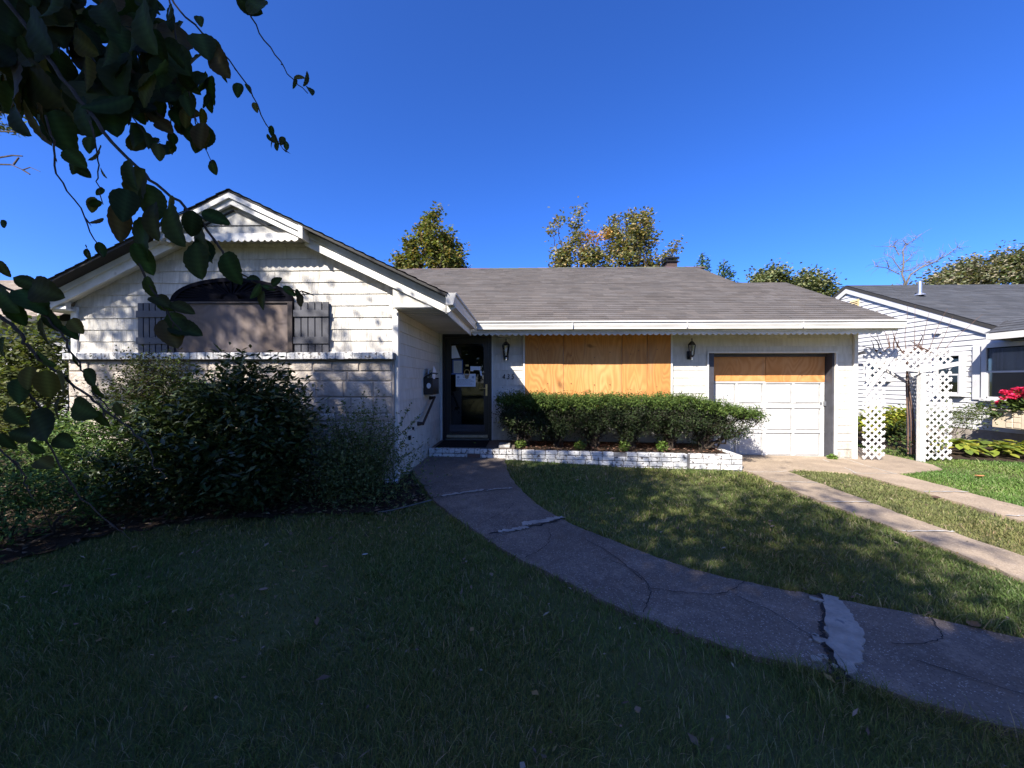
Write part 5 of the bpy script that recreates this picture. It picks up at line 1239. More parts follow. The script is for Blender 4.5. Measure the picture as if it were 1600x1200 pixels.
# ---- yew hedge in the planter: six bushes with bare stems, tops sheared together
HX = [(.07, -.36, .36), (.63, .30, .95), (1.28, .92, 1.62), (1.97, 1.62, 2.32), (2.66, 2.30, 2.98), (3.20, 2.92, 3.85)]
HL = ['leftmost yew bush of the clipped hedge, beside the front door', 'second yew bush of the clipped hedge, counted from the front door', 'third yew bush of the clipped hedge, its trunk left of the hedge centre', 'fourth yew bush of the clipped hedge, its trunk right of the hedge centre', 'fifth yew bush of the clipped hedge, just before the last one', 'last yew bush of the clipped hedge, sweeping out towards the garage door']
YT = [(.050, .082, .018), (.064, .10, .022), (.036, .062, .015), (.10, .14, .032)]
Y_SHADE = [(.022, .034, .014), (.03, .045, .018), (.04, .055, .02), (.03, .028, .02)]  # darker needles below the top, hedge shade put into the colour
for (bx_, xa, xb), lab in zip(HX, HL):
    last = xb > 3.5; yc = 6.92; zb = .26
    t = thing('yew_bush', lab, 'shrub', (bx_, yc, zb), 'yew bushes of the planter hedge')
    tops = []
    for k in range(11 + (5 if last else 0)):
        tx = xa + (xb - xa) * rnd.random(); ty = yc + rnd.uniform(-.38, .34); tz = rnd.uniform(.72, 1.0)
        if last and k > 9: tx = rnd.uniform(3.3, 4.1); tz = rnd.uniform(.62, .85)
        mb = MB(); Q = limb_to(mb, (bx_ + rnd.uniform(-.05, .05), yc + rnd.uniform(-.05, .05), zb - .05), (tx, ty, tz), rnd.uniform(.016, .026), .007, 8, .05)
        for j in range(7):
            mb.tube(wander(Q[rnd.randint(2, 8)], (rnd.gauss(0, 1), rnd.gauss(0, .8), rnd.gauss(.7, .6)), rnd.uniform(.15, .35), 5, .28), [.007, .006, .005, .004, .003, .002], 4)
        mb.build('stem', M['twig'], t)
    mb = MB(); mb.tube([(bx_, yc, zb - .06), (bx_ + .01, yc, zb + .12), (bx_, yc, zb + .2)], [.07, .055, .03], 7); mb.build('trunk', M['twig'], t)
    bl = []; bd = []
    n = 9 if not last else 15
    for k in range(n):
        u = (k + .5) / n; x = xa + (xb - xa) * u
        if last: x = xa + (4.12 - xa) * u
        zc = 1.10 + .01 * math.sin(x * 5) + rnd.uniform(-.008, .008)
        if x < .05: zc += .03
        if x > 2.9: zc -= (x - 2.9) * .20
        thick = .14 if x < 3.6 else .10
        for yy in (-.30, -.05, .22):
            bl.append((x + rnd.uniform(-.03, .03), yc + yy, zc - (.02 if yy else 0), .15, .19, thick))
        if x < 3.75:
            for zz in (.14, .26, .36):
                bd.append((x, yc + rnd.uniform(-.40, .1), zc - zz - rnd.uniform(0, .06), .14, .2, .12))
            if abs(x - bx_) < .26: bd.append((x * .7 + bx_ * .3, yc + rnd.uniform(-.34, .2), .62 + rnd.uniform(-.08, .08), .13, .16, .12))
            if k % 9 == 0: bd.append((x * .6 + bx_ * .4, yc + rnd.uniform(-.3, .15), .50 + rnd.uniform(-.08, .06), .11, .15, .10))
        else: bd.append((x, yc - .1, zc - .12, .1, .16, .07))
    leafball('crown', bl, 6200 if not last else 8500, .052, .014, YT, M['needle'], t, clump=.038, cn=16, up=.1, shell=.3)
    leafball('inner_foliage', bd, 8800 if not last else 9500, .05, .014, Y_SHADE, M['needle'], t, clump=.05, cn=18, up=.1, shell=.2)
# weeds in the planter
for (x, y, l) in ((1.0, 6.62, 'small bright weed at the foot of the hedge, left of centre'), (1.75, 6.6, 'small bright weed at the foot of the hedge, right of centre'), (2.4, 6.6, 'bushy bright weed near the hedge\'s right end'), (-.02, 6.75, 'yellowish weed by the porch paver')):
    t = thing('weed', l, 'weed', (x, y, .25)); leafball('foliage', [(x, y, .33, .10, .08, .09)], 130, .055, .03, [(.10, .16, .03), (.15, .20, .05)], M['leaf'], t)
t = thing('weed', 'small green weed at the foot of the garage door jamb', 'weed', (5.93, 7.5, -.05)); leafball('foliage', [(5.93, 7.46, .0, .10, .06, .06)], 150, .05, .03, [(.10, .16, .03), (.14, .2, .04)], M['leaf'], t)

# ---- hostas and neighbours' border
HC = [(.24, .25, .035), (.17, .21, .03), (.30, .27, .045), (.11, .15, .03)]
def hosta(x, y, label, n=46, L=.20):
    g0 = ground_z(x, y); t = thing('hosta', label, 'plant', (x, y, g0), 'yellow green hostas along the white house'); mb = MB()
    for k in range(n):
        a = rnd.uniform(0, 2 * PI); r = rnd.uniform(.04, .26); z = g0 + .30 - r * .55 + rnd.uniform(-.05, .05); l = L * rnd.uniform(.7, 1.2); w = l * .6
        d = Vector((math.cos(a), math.sin(a), rnd.uniform(-.7, .1))).normalized(); s = Vector((-math.sin(a), math.cos(a), 0)); nn = s.cross(d)
        p = Vector((x + r * math.cos(a), y + r * math.sin(a), z))
        q = [p, p + d * l * .3 + s * w * .45 - nn * .012, p + d * l * .65 + s * w * .42 - nn * .012, p + d * l - nn * .0, p + d * l * .65 - s * w * .42 - nn * .012, p + d * l * .3 - s * w * .45 - nn * .012, p + d * l * .45 + nn * .0]
        c = rnd.choice(HC); f = rnd.uniform(.8, 1.2)
        mb2 = MB().add(q, [(0, 6, 1), (1, 6, 2), (2, 6, 3), (3, 6, 4), (4, 6, 5), (5, 6, 0)], tuple(v * f for v in c)); mb.add(mb2.v, mb2.f, tuple(v * f for v in c))
    o = mb.build('foliage', M['leaf'], t); o['kind'] = 'stuff'
HP = [(8.85,7.95,'first hosta of the border, next to the arbor'),(9.3,7.75,'yellow hosta in the front row, second from the arbor'),(9.75,7.6,'yellow hosta in the front row, third from the arbor'),(10.2,7.45,'yellow hosta in the front row at the picture edge'),(9.2,8.4,'hosta in the back row, nearest the arbor'),(9.65,8.2,'hosta in the back row, below the window box corner'),(10.1,8.05,'hosta in the back row, under the tan window box'),(10.5,7.8,'hosta close to the white house wall at the picture edge')]
for x, y, l in HP: hosta(x, y, l)
shrub('border_plant', 'tall wispy green perennial before the neighbour\'s small window', 9.7, 8.9, 8, [(9.6,8.95,.55,.35),(9.95,8.8,.65,.32),(10.15,8.75,.75,.25),(9.45,9.1,.6,.28)], 1500, .10, .022, [(.10, .13, .05), (.15, .17, .07), (.08, .10, .04)], 'leaf', .1, 14, cat='plant', sr=.008)
shrub('border_plant', 'yellow green bushy plant seen through the arbor opening', 9.6, 10.3, 6, [(9.3,10.2,.40,.34),(9.8,10.4,.42,.34),(10.2,10.4,.40,.32),(9.0,10.3,.32,.28)], 2000, .11, .07, HC, 'leaf', .1, 18, cat='plant')
shrub('border_plant', 'dark low green plant at the foot of the arbor post', 9.3, 9.7, 4, [(9.2,9.7,.16,.28),(9.6,9.8,.18,.26)], 900, .07, .04, RH, 'leaf', .07, 18, cat='plant')

# ================================================================== LAWN GRASS AND LITTER
def keep_mask(x, y):
    k = ~inpoly(x, y, WALK) & ~inpoly(x, y, BED) & ~inpoly(x, y, APRON) & ~inpoly(x, y, sLl + sLr[::-1]) & ~inpoly(x, y, sRl + sRr[::-1]) & ~inpoly(x, y, PATHR) & ~inpoly(x, y, BEDR)
    k &= ~((x > -1.66) & (x < 3.63) & (y > 6.36 - (x - 1) * .028)) & ~((x > -6.3) & (x < -1.58) & (y > 4.75)) & ~((x > 3.5) & (x < 6.45) & (y > 7.4)) & ~((x > 3.5) & (x < 3.9) & (y > 6.3))
    return k
def patchy(x, y, s, seed):
    r = np.random.default_rng(seed); v = np.zeros_like(x)
    for i in range(7):
        a = r.uniform(0, 2 * PI); f = s * r.uniform(.5, 2.2); v += np.sin((x * np.cos(a) + y * np.sin(a)) * f + r.uniform(0, 6.28)) / 7
    return v
gxy = []
for (y0, y1, dens_) in ((.75, 2.0, 19000), (2.0, 3.4, 12000), (3.4, 5.2, 6400), (5.2, 7.6, 3600), (7.6, 13, 1200)):
    xa, xb = -1.42 * y1 - .9, 1.42 * y1 + .9
    xa = max(xa, -8); n = int((xb - xa) * (y1 - y0) * dens_)
    x = NP.uniform(xa, xb, n); y = NP.uniform(y0, y1, n)
    k = (np.abs(x) < 1.42 * y + .9) & keep_mask(x, y)
    dn = patchy(x, y, 3.5, 3) + .6 * patchy(x, y, 9, 4)
    k &= NP.random(n) < np.clip(.74 + dn * .85, .42, 1)
    gxy.append(np.stack([x[k], y[k], np.full(k.sum(), y1)], 1))
G_ = np.concatenate(gxy); n = len(G_)
x, y = G_[:, 0], G_[:, 1]; far = np.clip((G_[:, 2] - 2) / 5, 0, 1)
hgt = NP.gamma(6, .0034, n) * (1 + .5 * patchy(x, y, 5, 9)) * (1 + far * .15) * (1 + .55 * np.clip((2.6 - y) / 1.2, 0, 1)) + .010
tufts = [(NP.uniform(-4, 5), NP.uniform(1.2, 6)) for _ in range(110)]
for E_2 in (WL, WR):
    for _ in range(120):
        q_ = E_2[NP.integers(0, len(E_2))]; s_ = -1 if E_2 is WL else 1
        tufts.append((q_[0] + s_ * NP.uniform(.0, .05), q_[1] + s_ * NP.uniform(.0, .06)))
tf = np.zeros(n)
for a_, b_ in tufts: tf = np.maximum(tf, np.exp(-((x - a_) ** 2 + (y - b_) ** 2) / .055 ** 2))
hgt = hgt * (1 + .95 * tf)
wid = NP.uniform(.0018, .0036, n) * (1 + far * 2.6)
ang = NP.uniform(0, 2 * PI, n); lean = NP.normal(.8, .4, n) * hgt
lx, ly = np.cos(ang) * lean + .3 * hgt * patchy(x, y, 4, 12), np.sin(ang) * lean + .3 * hgt * patchy(x, y, 4, 13)
fa = ang + PI / 2 + NP.normal(0, .5, n); sx, sy = np.cos(fa) * wid / 2, np.sin(fa) * wid / 2
z0 = ground_np(x, y) - .012
V = np.empty((n, 5, 3), dtype=np.float32)
V[:, 0] = np.stack([x - sx, y - sy, z0], 1); V[:, 1] = np.stack([x + sx, y + sy, z0], 1)
V[:, 2] = np.stack([x + sx * .8 + lx * .4, y + sy * .8 + ly * .4, z0 + hgt * .62], 1); V[:, 3] = np.stack([x - sx * .8 + lx * .4, y - sy * .8 + ly * .4, z0 + hgt * .62], 1)
V[:, 4] = np.stack([x + lx, y + ly, z0 + hgt * .92], 1)
i5 = np.arange(n) * 5
loops = np.stack([i5, i5 + 1, i5 + 2, i5 + 3, i5 + 3, i5 + 2, i5 + 4], 1).ravel()
cnt = np.tile(np.array([4, 3], dtype=np.int32), n)
gc = colmix(n, [(.122, .150, .044), (.146, .176, .054), (.095, .120, .036), (.30, .25, .145), (.18, .18, .075)], [.32, .26, .18, .11, .13], .2)
pw = patchy(x, y, 1.6, 21)[:, None]
gc = gc * (1 + .25 * pw); gc[:, 0] *= (1 + .25 * patchy(x, y, 2.3, 33))
rgt = nsm((x - 5.3) / .5)[:, None]; gc = gc * (1 - rgt * np.array([.22, -.06, .18]))
dry = ((x > 4.05) & (x < 5.2)) [:, None] * .35
gc = gc * (1 - dry) + np.array([.19, .175, .085]) * dry * NP.uniform(.7, 1.3, (n, 1))
V5 = np.repeat(np.clip(gc, .004, 1), 5, axis=0)
grass = tag(link_mesh('grass', np_mesh('grass', V.reshape(-1, 3), cnt, loops, M['grass'], V5)), kind='stuff')
# leaf litter on the beds
n = 2600
x = NP.uniform(-6.5, -1.0, n); y = NP.uniform(2.2, 4.9, n); k = inpoly(x, y, BED) | (NP.random(n) < .03)
x, y = x[k], y[k]; C = np.stack([x, y, ground_np(x, y) + NP.uniform(.02, .05, len(x))], 1)
me = leaves_mesh('leaf_litter', C, .055, .032, M['fall'], colmix(len(C), [(.16, .11, .07), (.22, .16, .10), (.10, .07, .045), (.28, .22, .15)]), 1.5)
tag(link_mesh('leaf_litter', me), kind='stuff')
n = 900
x = NP.uniform(-.05, 3.5, n); y = NP.uniform(6.55, 7.4, n); C = np.stack([x, y, .262 - (x + .1) * .0155 + .012 + NP.uniform(.0, .03, n)], 1)
me = leaves_mesh('leaf_litter', C, .05, .03, M['fall'], colmix(n, [(.16, .085, .05), (.22, .12, .08), (.10, .06, .04), (.25, .15, .11)]), 1.2)
tag(link_mesh('leaf_litter', me), kind='stuff')
n = 620
x = NP.uniform(-3.5, 5, n); y = NP.uniform(1.1, 6, n); k = keep_mask(x, y); x, y = x[k], y[k]
C = np.stack([x, y, ground_np(x, y) + .035], 1)
me = leaves_mesh('lawn_litter', C, np.where(NP.random(len(C)) < .2, .055, .025), np.where(NP.random(len(C)) < .2, .03, .014), M['fall'], colmix(len(C), [(.2, .14, .09), (.28, .22, .16), (.13, .09, .06), (.26, .17, .07)]), 1.0)
tag(link_mesh('lawn_litter', me), kind='stuff')
n = 900
x = NP.uniform(3.6, 8, n); y = NP.uniform(3, 7.6, n); C = np.stack([x, y, ground_np(x, y) + .032], 1)
C = C[NP.random(n) < .5]
me = leaves_mesh('driveway_crumbs', C, .016, .01, M['fall'], colmix(len(C), [(.2, .14, .09), (.12, .09, .06)]), 1.5)
tag(link_mesh('driveway_crumbs', me), kind='stuff')
def curled_leaf(mb, p, L, yaw, col, curl=.3):
    d = Vector((math.cos(yaw), math.sin(yaw), 0)); s = Vector((-d.y, d.x, 0)); p = Vector(p); N_ = 6; vs = []
    for i in range(N_ + 1):
        t = i / N_; w = L * .3 * math.sin(PI * min(t * 1.02, 1)) ** .8 + .002; c = p + d * (t - .5) * L + Vector((0, 0, curl * L * (t - .5) ** 2 * 2))
        vs += [c - s * w + Vector((0, 0, w * .5)), c, c + s * w + Vector((0, 0, w * .4))]
    mb.add(vs, [(3 * i + j, 3 * i + 3 + j, 3 * i + 4 + j, 3 * i + 1 + j) for i in range(N_) for j in (0, 1)], col); return mb
for (x, y, L, yaw, col, lab) in ((-1.26, 3.05, .045, .3, (.42, .42, .36), 'small pale leaf lying on the dark shaded lawn'), (6.9, 5.95, .15, .1, (.42, .19, .08), 'orange brown leaf on the sunny lawn in front of the arbor'), (6.45, 4.75, .16, .2, (.40, .16, .07), 'big orange brown leaf on the grass beside the driveway strip'), (6.0, 4.35, .11, -.1, (.5, .5, .48), 'whitish leaf on the grass at the far driveway strip'), (6.75, 4.95, .1, 0, (.34, .2, .09), 'small tan leaf on the grass near the picture edge'), (5.0, 4.75, .13, .8, (.09, .055, .04), 'dark curled leaf on the grass between the driveway strips'), (2.62, 2.28, .09, .5, (.17, .10, .05), 'brown leaf at the grass edge beside the curving walk'), (-1.75, 2.55, .06, .2, (.26, .18, .13), 'light brown leaf on the dark lawn, lower left')):
    tag(curled_leaf(MB(), (x, y, ground_z(x, y) + .03), L, yaw, col).build('fallen_leaf', M['fall'], smooth=True), lab, 'leaf', 'fallen leaves lying on the lawn')
# scraps and edging by the wall corner
t = thing('scrap_pile', 'crumpled whitish plastic scraps beside the wall corner', 'litter', (-1.62, 4.72, .13))
for i in range(6):
    x, y = -1.62 + rnd.uniform(-.16, .16), 4.72 + rnd.uniform(-.08, .08); z = ground_z(x, y) + .03; a = rnd.uniform(0, 3)
    d = Vector((math.cos(a), math.sin(a), rnd.uniform(-.2, .3))) * rnd.uniform(.06, .13); s = Vector((-d.y, d.x, .02)).normalized() * .03; p = Vector((x, y, z))
    MB().add([p - s, p + s, p + d * .5 + s + Vector((0, 0, .03)), p + d + s * .6, p + d - s * .8, p + d * .5 - s + Vector((0, 0, .02))], [(0, 1, 2, 5), (5, 2, 3, 4)]).build('scrap', M['plastic'], t)
E_ = [(-1.46, 3.865), (-1.38, 3.89), (-1.2, 4.02), (-.99, 4.20)]
tag(MB().tube([(x, y, ground_z(x, y) + .028) for x, y in spline(E_, 5)], .008, 6).build('edging_strip', M['hose']), 'thin pale edging strip running from the bed to the walk', 'edging')
o = thing('tree_stump', 'dark stump stub at the right picture edge on the sunny grass', 'stump', (7.35, 5.55, 0))
MB().lathe([(.13, -.05), (.12, .02), (.105, .05), (.03, .06)], (7.35, 5.55, .0), 10).build('stump', M['edge'], o)

# ================================================================== HANGING BRANCHES IN FRONT
BRANCHES = [
 ([(-1.536,1.05,2.627),(-1.349,1.011,2.424),(-1.233,0.973,2.293),(-1.098,0.934,2.149),(-0.975,0.895,2.018),(-0.859,0.856,1.92),(-0.763,0.818,1.855),(-0.684,0.779,1.8),(-0.618,0.74,1.764)],0.0055,0.0022,
  [(-.809,.747,1.805,-.812,.763,1.73),(-.76,.758,1.877,-.825,.789,1.808),(-.757,.754,1.779,-.797,.785,1.696),(-.744,.712,1.87,-.732,.71,1.811),(-.767,.767,1.852,-.747,.777,1.774),(-.713,.764,1.826,-.707,.748,1.768),(-.691,.738,1.794,-.655,.722,1.709),(-.639,.743,1.779,-.627,.748,1.684),(-.615,.711,1.71,-.59,.695,1.637),(-.617,.727,1.775,-.575,.747,1.762),(-.739,.756,1.808,-.72,.736,1.727),(-.65,.758,1.737,-.613,.74,1.672),(-.783,.747,1.831,-.775,.729,1.761),(-.618,.71,1.77,-.635,.725,1.726),(-1.714,1.208,2.755,-1.608,1.208,2.75),(-1.59,1.169,2.426,-1.62,1.149,2.359),(-1.513,1.138,2.321,-1.51,1.16,2.266),(-1.563,1.342,2.855,-1.524,1.387,2.791),(-1.219,1.202,2.566,-1.129,1.234,2.548),(-1.277,1.215,2.518,-1.299,1.18,2.403),(-1.491,1.173,2.66,-1.399,1.145,2.574),(-1.373,1.077,2.478,-1.481,1.094,2.444),(-1.63,1.148,2.463,-1.537,1.13,2.353),(-1.298,1.13,2.611,-1.257,1.156,2.592),(-1.954,1.375,2.798,-1.965,1.397,2.727),(-1.479,1.335,2.573,-1.426,1.366,2.555),(-1.407,1.289,2.454,-1.43,1.271,2.368),(-1.35,1.171,2.505,-1.361,1.179,2.43),(-1.865,1.38,2.866,-1.703,1.337,2.742),(-1.227,1.095,2.458,-1.327,1.12,2.389),(-1.092,.974,2.425,-1.025,.953,2.339),(-1.847,1.285,2.753,-1.781,1.274,2.653),(-1.293,1.143,2.311,-1.268,1.116,2.184),(-1.315,1.039,2.308,-1.29,1.033,2.232),(-1.488,1.033,2.378,-1.398,1.04,2.325),(-1.501,1.334,2.608,-1.475,1.38,2.548),(-1.614,1.124,2.605,-1.537,1.092,2.466),(-1.009,.984,2.443,-.944,1.0,2.435),(-2.054,1.371,2.55,-1.907,1.355,2.55),(-1.736,1.258,2.56,-1.726,1.239,2.44),(-1.507,1.07,2.618,-1.5,1.099,2.552),(-.949,.982,2.441,-.987,1.004,2.4),(-1.694,1.326,2.948,-1.706,1.339,2.848),(-1.183,.954,2.435,-1.186,.933,2.341),(-1.266,1.213,2.587,-1.212,1.234,2.514),(-1.325,1.146,2.313,-1.212,1.12,2.215),(-1.234,1.379,2.76,-1.329,1.417,2.668),(-1.653,1.2,2.732,-1.595,1.232,2.696),(-1.435,1.217,2.724,-1.456,1.204,2.633)]),
 ([(-0.65,0.74,1.783),(-0.621,0.737,1.754),(-0.591,0.734,1.711),(-0.561,0.731,1.673),(-0.524,0.729,1.645),(-0.489,0.726,1.628),(-0.437,0.723,1.623),(-0.412,0.72,1.612)],0.0026,0.001,
  [(-.567,.72,1.695,-.529,.705,1.633),(-.525,.72,1.644,-.494,.714,1.642),(-.49,.72,1.62,-.506,.734,1.587),(-.493,.72,1.631,-.473,.728,1.624),(-.475,.72,1.631,-.454,.716,1.645),(-.453,.72,1.63,-.436,.732,1.613),(-.429,.72,1.624,-.415,.721,1.599),(-.497,.72,1.635,-.518,.725,1.607),(-.419,.72,1.614,-.416,.714,1.589)]),
 ([(-1.209,0.95,2.124),(-1.174,0.94,2.054),(-1.156,0.93,1.964),(-1.084,0.92,1.874),(-1.038,0.91,1.795),(-1.005,0.9,1.748)],0.0024,0.001,
  [(-1.044,.9,1.768,-1.052,.911,1.742),(-1.048,.9,1.775,-1.026,.89,1.746),(-1.015,.9,1.784,-1.013,.908,1.748)]),
 ([(-0.989,0.86,2.044),(-0.973,0.855,2.017),(-0.959,0.85,1.95),(-0.955,0.845,1.897),(-0.937,0.84,1.845)],0.0018,0.0009,
  [(-.952,.85,1.983,-.958,.835,1.937),(-.975,.85,2.003,-.975,.844,1.963),(-.968,.85,1.867,-.979,.853,1.832),(-.947,.85,1.819,-.966,.835,1.8),(-.953,.85,1.933,-.943,.854,1.91),(-.944,.85,1.884,-.963,.847,1.87),(-.951,.85,1.855,-.981,.845,1.846)]),
 ([(-1.099,1.15,2.665),(-1.031,1.143,2.563),(-0.933,1.136,2.472),(-0.868,1.129,2.403),(-0.803,1.121,2.315),(-0.751,1.114,2.205),(-0.716,1.107,2.158),(-0.681,1.1,2.111)],0.0032,0.001,
  [(-.954,1.12,2.529,-.939,1.109,2.489),(-.91,1.12,2.423,-.85,1.099,2.331),(-.889,1.12,2.404,-.897,1.147,2.351),(-.833,1.12,2.33,-.833,1.11,2.282),(-.814,1.12,2.327,-.802,1.127,2.303),(-.749,1.12,2.178,-.746,1.128,2.161),(-.731,1.12,2.16,-.747,1.129,2.142),(-.72,1.12,2.157,-.718,1.116,2.125),(-.7,1.12,2.169,-.708,1.117,2.143),(-.696,1.12,2.157,-.691,1.121,2.127),(-.926,1.12,2.466,-.901,1.136,2.414),(-.953,1.12,2.478,-.908,1.097,2.387),(-.917,1.12,2.354,-.932,1.137,2.28),(-.933,1.12,2.365,-.975,1.138,2.309),(-.928,1.12,2.298,-.932,1.136,2.253),(-.931,1.12,2.302,-.921,1.102,2.24),(-.746,1.135,2.189,-.732,1.138,2.163),(-.752,1.066,2.232,-.745,1.071,2.205),(-1.004,1.091,2.515,-1.025,1.096,2.486),(-.713,1.083,2.147,-.694,1.075,2.124),(-.713,1.083,2.178,-.72,1.095,2.152)]),
 ([(-0.888,1.2,2.732),(-0.869,1.19,2.641),(-0.812,1.18,2.526),(-0.741,1.17,2.431),(-0.708,1.16,2.376),(-0.645,1.15,2.317)],0.0028,0.0012,
  [(-.88,1.17,2.627,-.811,1.197,2.602),(-.842,1.17,2.625,-.765,1.143,2.558),(-.694,1.17,2.383,-.707,1.179,2.352),(-.67,1.17,2.353,-.651,1.165,2.393),(-.7,1.17,2.38,-.665,1.172,2.381),(-.655,1.17,2.352,-.635,1.159,2.32)]),
 ([(-1.075,1.15,2.646),(-1.032,1.13,2.469),(-0.978,1.11,2.321),(-0.939,1.09,2.19),(-0.893,1.07,2.104),(-0.858,1.05,2.052)],0.0026,0.0009,
  [(-.885,1.06,2.157,-.909,1.058,2.092),(-.86,1.049,2.056,-.853,1.055,2.024),(-1.044,1.155,2.273,-.986,1.161,2.269),(-.956,1.131,2.266,-.97,1.149,2.217),(-.992,1.094,2.343,-.944,1.108,2.289),(-1.038,1.094,2.354,-.993,1.12,2.34),(-.915,1.079,2.168,-.912,1.094,2.118),(-.919,1.112,2.199,-.963,1.131,2.145),(-.925,1.114,2.345,-1.012,1.116,2.309),(-1.084,1.152,2.476,-1.05,1.17,2.402),(-.927,1.09,2.152,-.912,1.099,2.122),(-.936,1.077,2.168,-.929,1.085,2.108),(-.998,1.071,2.392,-.924,1.046,2.304),(-.989,1.111,2.363,-.977,1.105,2.3),(-.897,1.06,2.148,-.913,1.056,2.086),(-1.061,1.148,2.541,-1.016,1.115,2.413),(-1.005,1.131,2.264,-1.011,1.137,2.209),(-1.061,1.165,2.387,-1.043,1.186,2.357),(-.935,1.101,2.197,-.939,1.085,2.134),(-.886,1.052,2.168,-.887,1.04,2.09),(-.913,1.11,2.097,-.894,1.11,2.071),(-.963,1.08,2.266,-.943,1.079,2.207)]),
 ([(-1.242,1.05,2.406),(-1.152,1.038,2.302),(-1.066,1.025,2.176),(-0.999,1.012,2.103),(-0.948,1.0,2.073)],0.0026,0.001,
  [(-1.139,.983,2.3,-1.137,.986,2.206),(-1.177,1.007,2.258,-1.073,.976,2.148),(-.992,1.03,2.097,-.961,1.02,2.066),(-.989,.987,2.101,-.972,.988,2.055),(-1.058,1.02,2.213,-1.095,1.044,2.159),(-.965,.997,2.08,-.959,1.0,2.034),(-1.095,1.056,2.143,-1.033,1.039,2.077),(-1.125,1.057,2.262,-1.138,1.051,2.15),(-1.16,1.034,2.271,-1.058,1.02,2.199),(-1.152,1.008,2.308,-1.136,1.032,2.241),(-.966,1.034,2.086,-1.008,1.011,2.082),(-1.028,1.033,2.11,-.973,1.021,2.092),(-1.153,1.048,2.265,-1.05,1.007,2.138),(-1.197,1.051,2.359,-1.2,1.068,2.286),(-1.041,1.058,2.12,-1.01,1.055,2.091),(-1.205,1.046,2.358,-1.289,1.08,2.286),(-1.06,1.023,2.151,-1.014,1.0,2.06),(-1.156,1.062,2.322,-1.118,1.072,2.26),(-1.266,1.089,2.395,-1.201,1.087,2.303),(-1.07,.979,2.195,-1.032,.951,2.079),(-1.371,1.048,2.441,-1.307,1.02,2.285),(-1.095,1.067,2.564,-1.004,1.06,2.491),(-.959,1.01,2.35,-.881,1.004,2.286),(-1.565,1.177,2.366,-1.495,1.2,2.285),(-1.638,1.32,2.717,-1.506,1.292,2.599),(-1.049,1.087,2.48,-1.062,1.092,2.396),(-1.625,1.364,2.797,-1.535,1.35,2.699),(-1.661,1.331,2.771,-1.657,1.282,2.614),(-1.59,1.195,2.505,-1.479,1.156,2.366),(-.899,.956,2.263,-.983,.973,2.192),(-1.319,1.186,2.477,-1.301,1.204,2.364),(-1.497,1.108,2.448,-1.441,1.122,2.397),(-1.366,1.135,2.538,-1.457,1.172,2.477),(-1.291,.984,2.407,-1.195,.952,2.285),(-1.214,1.173,2.69,-1.335,1.217,2.617),(-1.049,.96,2.317,-1.045,.949,2.232),(-1.287,1.221,2.457,-1.255,1.283,2.371),(-1.32,1.038,2.279,-1.341,1.088,2.18),(-1.386,1.12,2.318,-1.372,1.116,2.215),(-1.336,1.1,2.253,-1.319,1.112,2.173),(-1.094,1.001,2.322,-1.075,1.034,2.25),(-1.828,1.395,2.904,-1.708,1.431,2.902),(-1.786,1.277,2.894,-1.813,1.273,2.79),(-1.905,1.354,2.581,-1.829,1.359,2.438)]),
 ([(-0.808,0.78,1.72),(-0.77,0.775,1.652),(-0.738,0.77,1.611),(-0.71,0.765,1.574),(-0.687,0.76,1.547)],0.0024,0.001,
  [(-.794,.77,1.733,-.78,.797,1.673),(-.768,.77,1.665,-.758,.778,1.617),(-.75,.77,1.612,-.717,.789,1.598),(-.72,.77,1.608,-.682,.787,1.592),(-.722,.77,1.59,-.684,.761,1.537),(-.72,.77,1.563,-.649,.763,1.545),(-.728,.77,1.578,-.691,.754,1.517),(-.758,.77,1.624,-.713,.759,1.602)]),
 ([(-1.087,0.72,1.624),(-1.005,0.718,1.576),(-0.961,0.716,1.539),(-0.94,0.715,1.511),(-0.924,0.713,1.49),(-0.881,0.711,1.461),(-0.82,0.709,1.42),(-0.781,0.707,1.389),(-0.745,0.705,1.365),(-0.707,0.704,1.333),(-0.687,0.702,1.294),(-0.665,0.7,1.269)],0.0035,0.0008,
  [(-.927,.71,1.508,-.882,.703,1.477),(-.936,.71,1.479,-.929,.698,1.433),(-.886,.71,1.468,-.849,.693,1.421),(-.933,.71,1.393,-.877,.692,1.339),(-.873,.71,1.458,-.852,.716,1.43),(-.813,.71,1.446,-.81,.725,1.412),(-.833,.71,1.472,-.798,.7,1.44),(-.855,.71,1.407,-.795,.694,1.385),(-.807,.71,1.394,-.803,.725,1.358),(-.982,.71,1.351,-.928,.711,1.341),(-.945,.71,1.33,-.91,.707,1.313),(-.89,.71,1.344,-.846,.702,1.326),(-.88,.71,1.418,-.893,.713,1.372),(-.908,.71,1.471,-.916,.724,1.416),(-.985,.71,1.398,-.946,.708,1.368),(-.773,.71,1.409,-.756,.708,1.382),(-.96,.71,1.455,-.938,.694,1.409),(-.854,.71,1.5,-.85,.72,1.473)]),
 ([(-1.048,0.72,1.655),(-0.984,0.72,1.623),(-0.921,0.72,1.577),(-0.889,0.72,1.543),(-0.868,0.72,1.508),(-0.839,0.72,1.462),(-0.82,0.72,1.419),(-0.77,0.72,1.376)],0.0026,0.0009,
  [(-.993,.72,1.606,-.99,.74,1.557),(-.949,.72,1.633,-.869,.701,1.609),(-.974,.72,1.628,-.907,.711,1.58),(-.922,.72,1.592,-.888,.725,1.544),(-.886,.72,1.556,-.87,.734,1.531),(-1.016,.72,1.628,-.968,.713,1.581),(-.926,.72,1.572,-.941,.739,1.515),(-.983,.72,1.65,-.936,.722,1.633),(-.87,.72,1.569,-.838,.714,1.54)]),
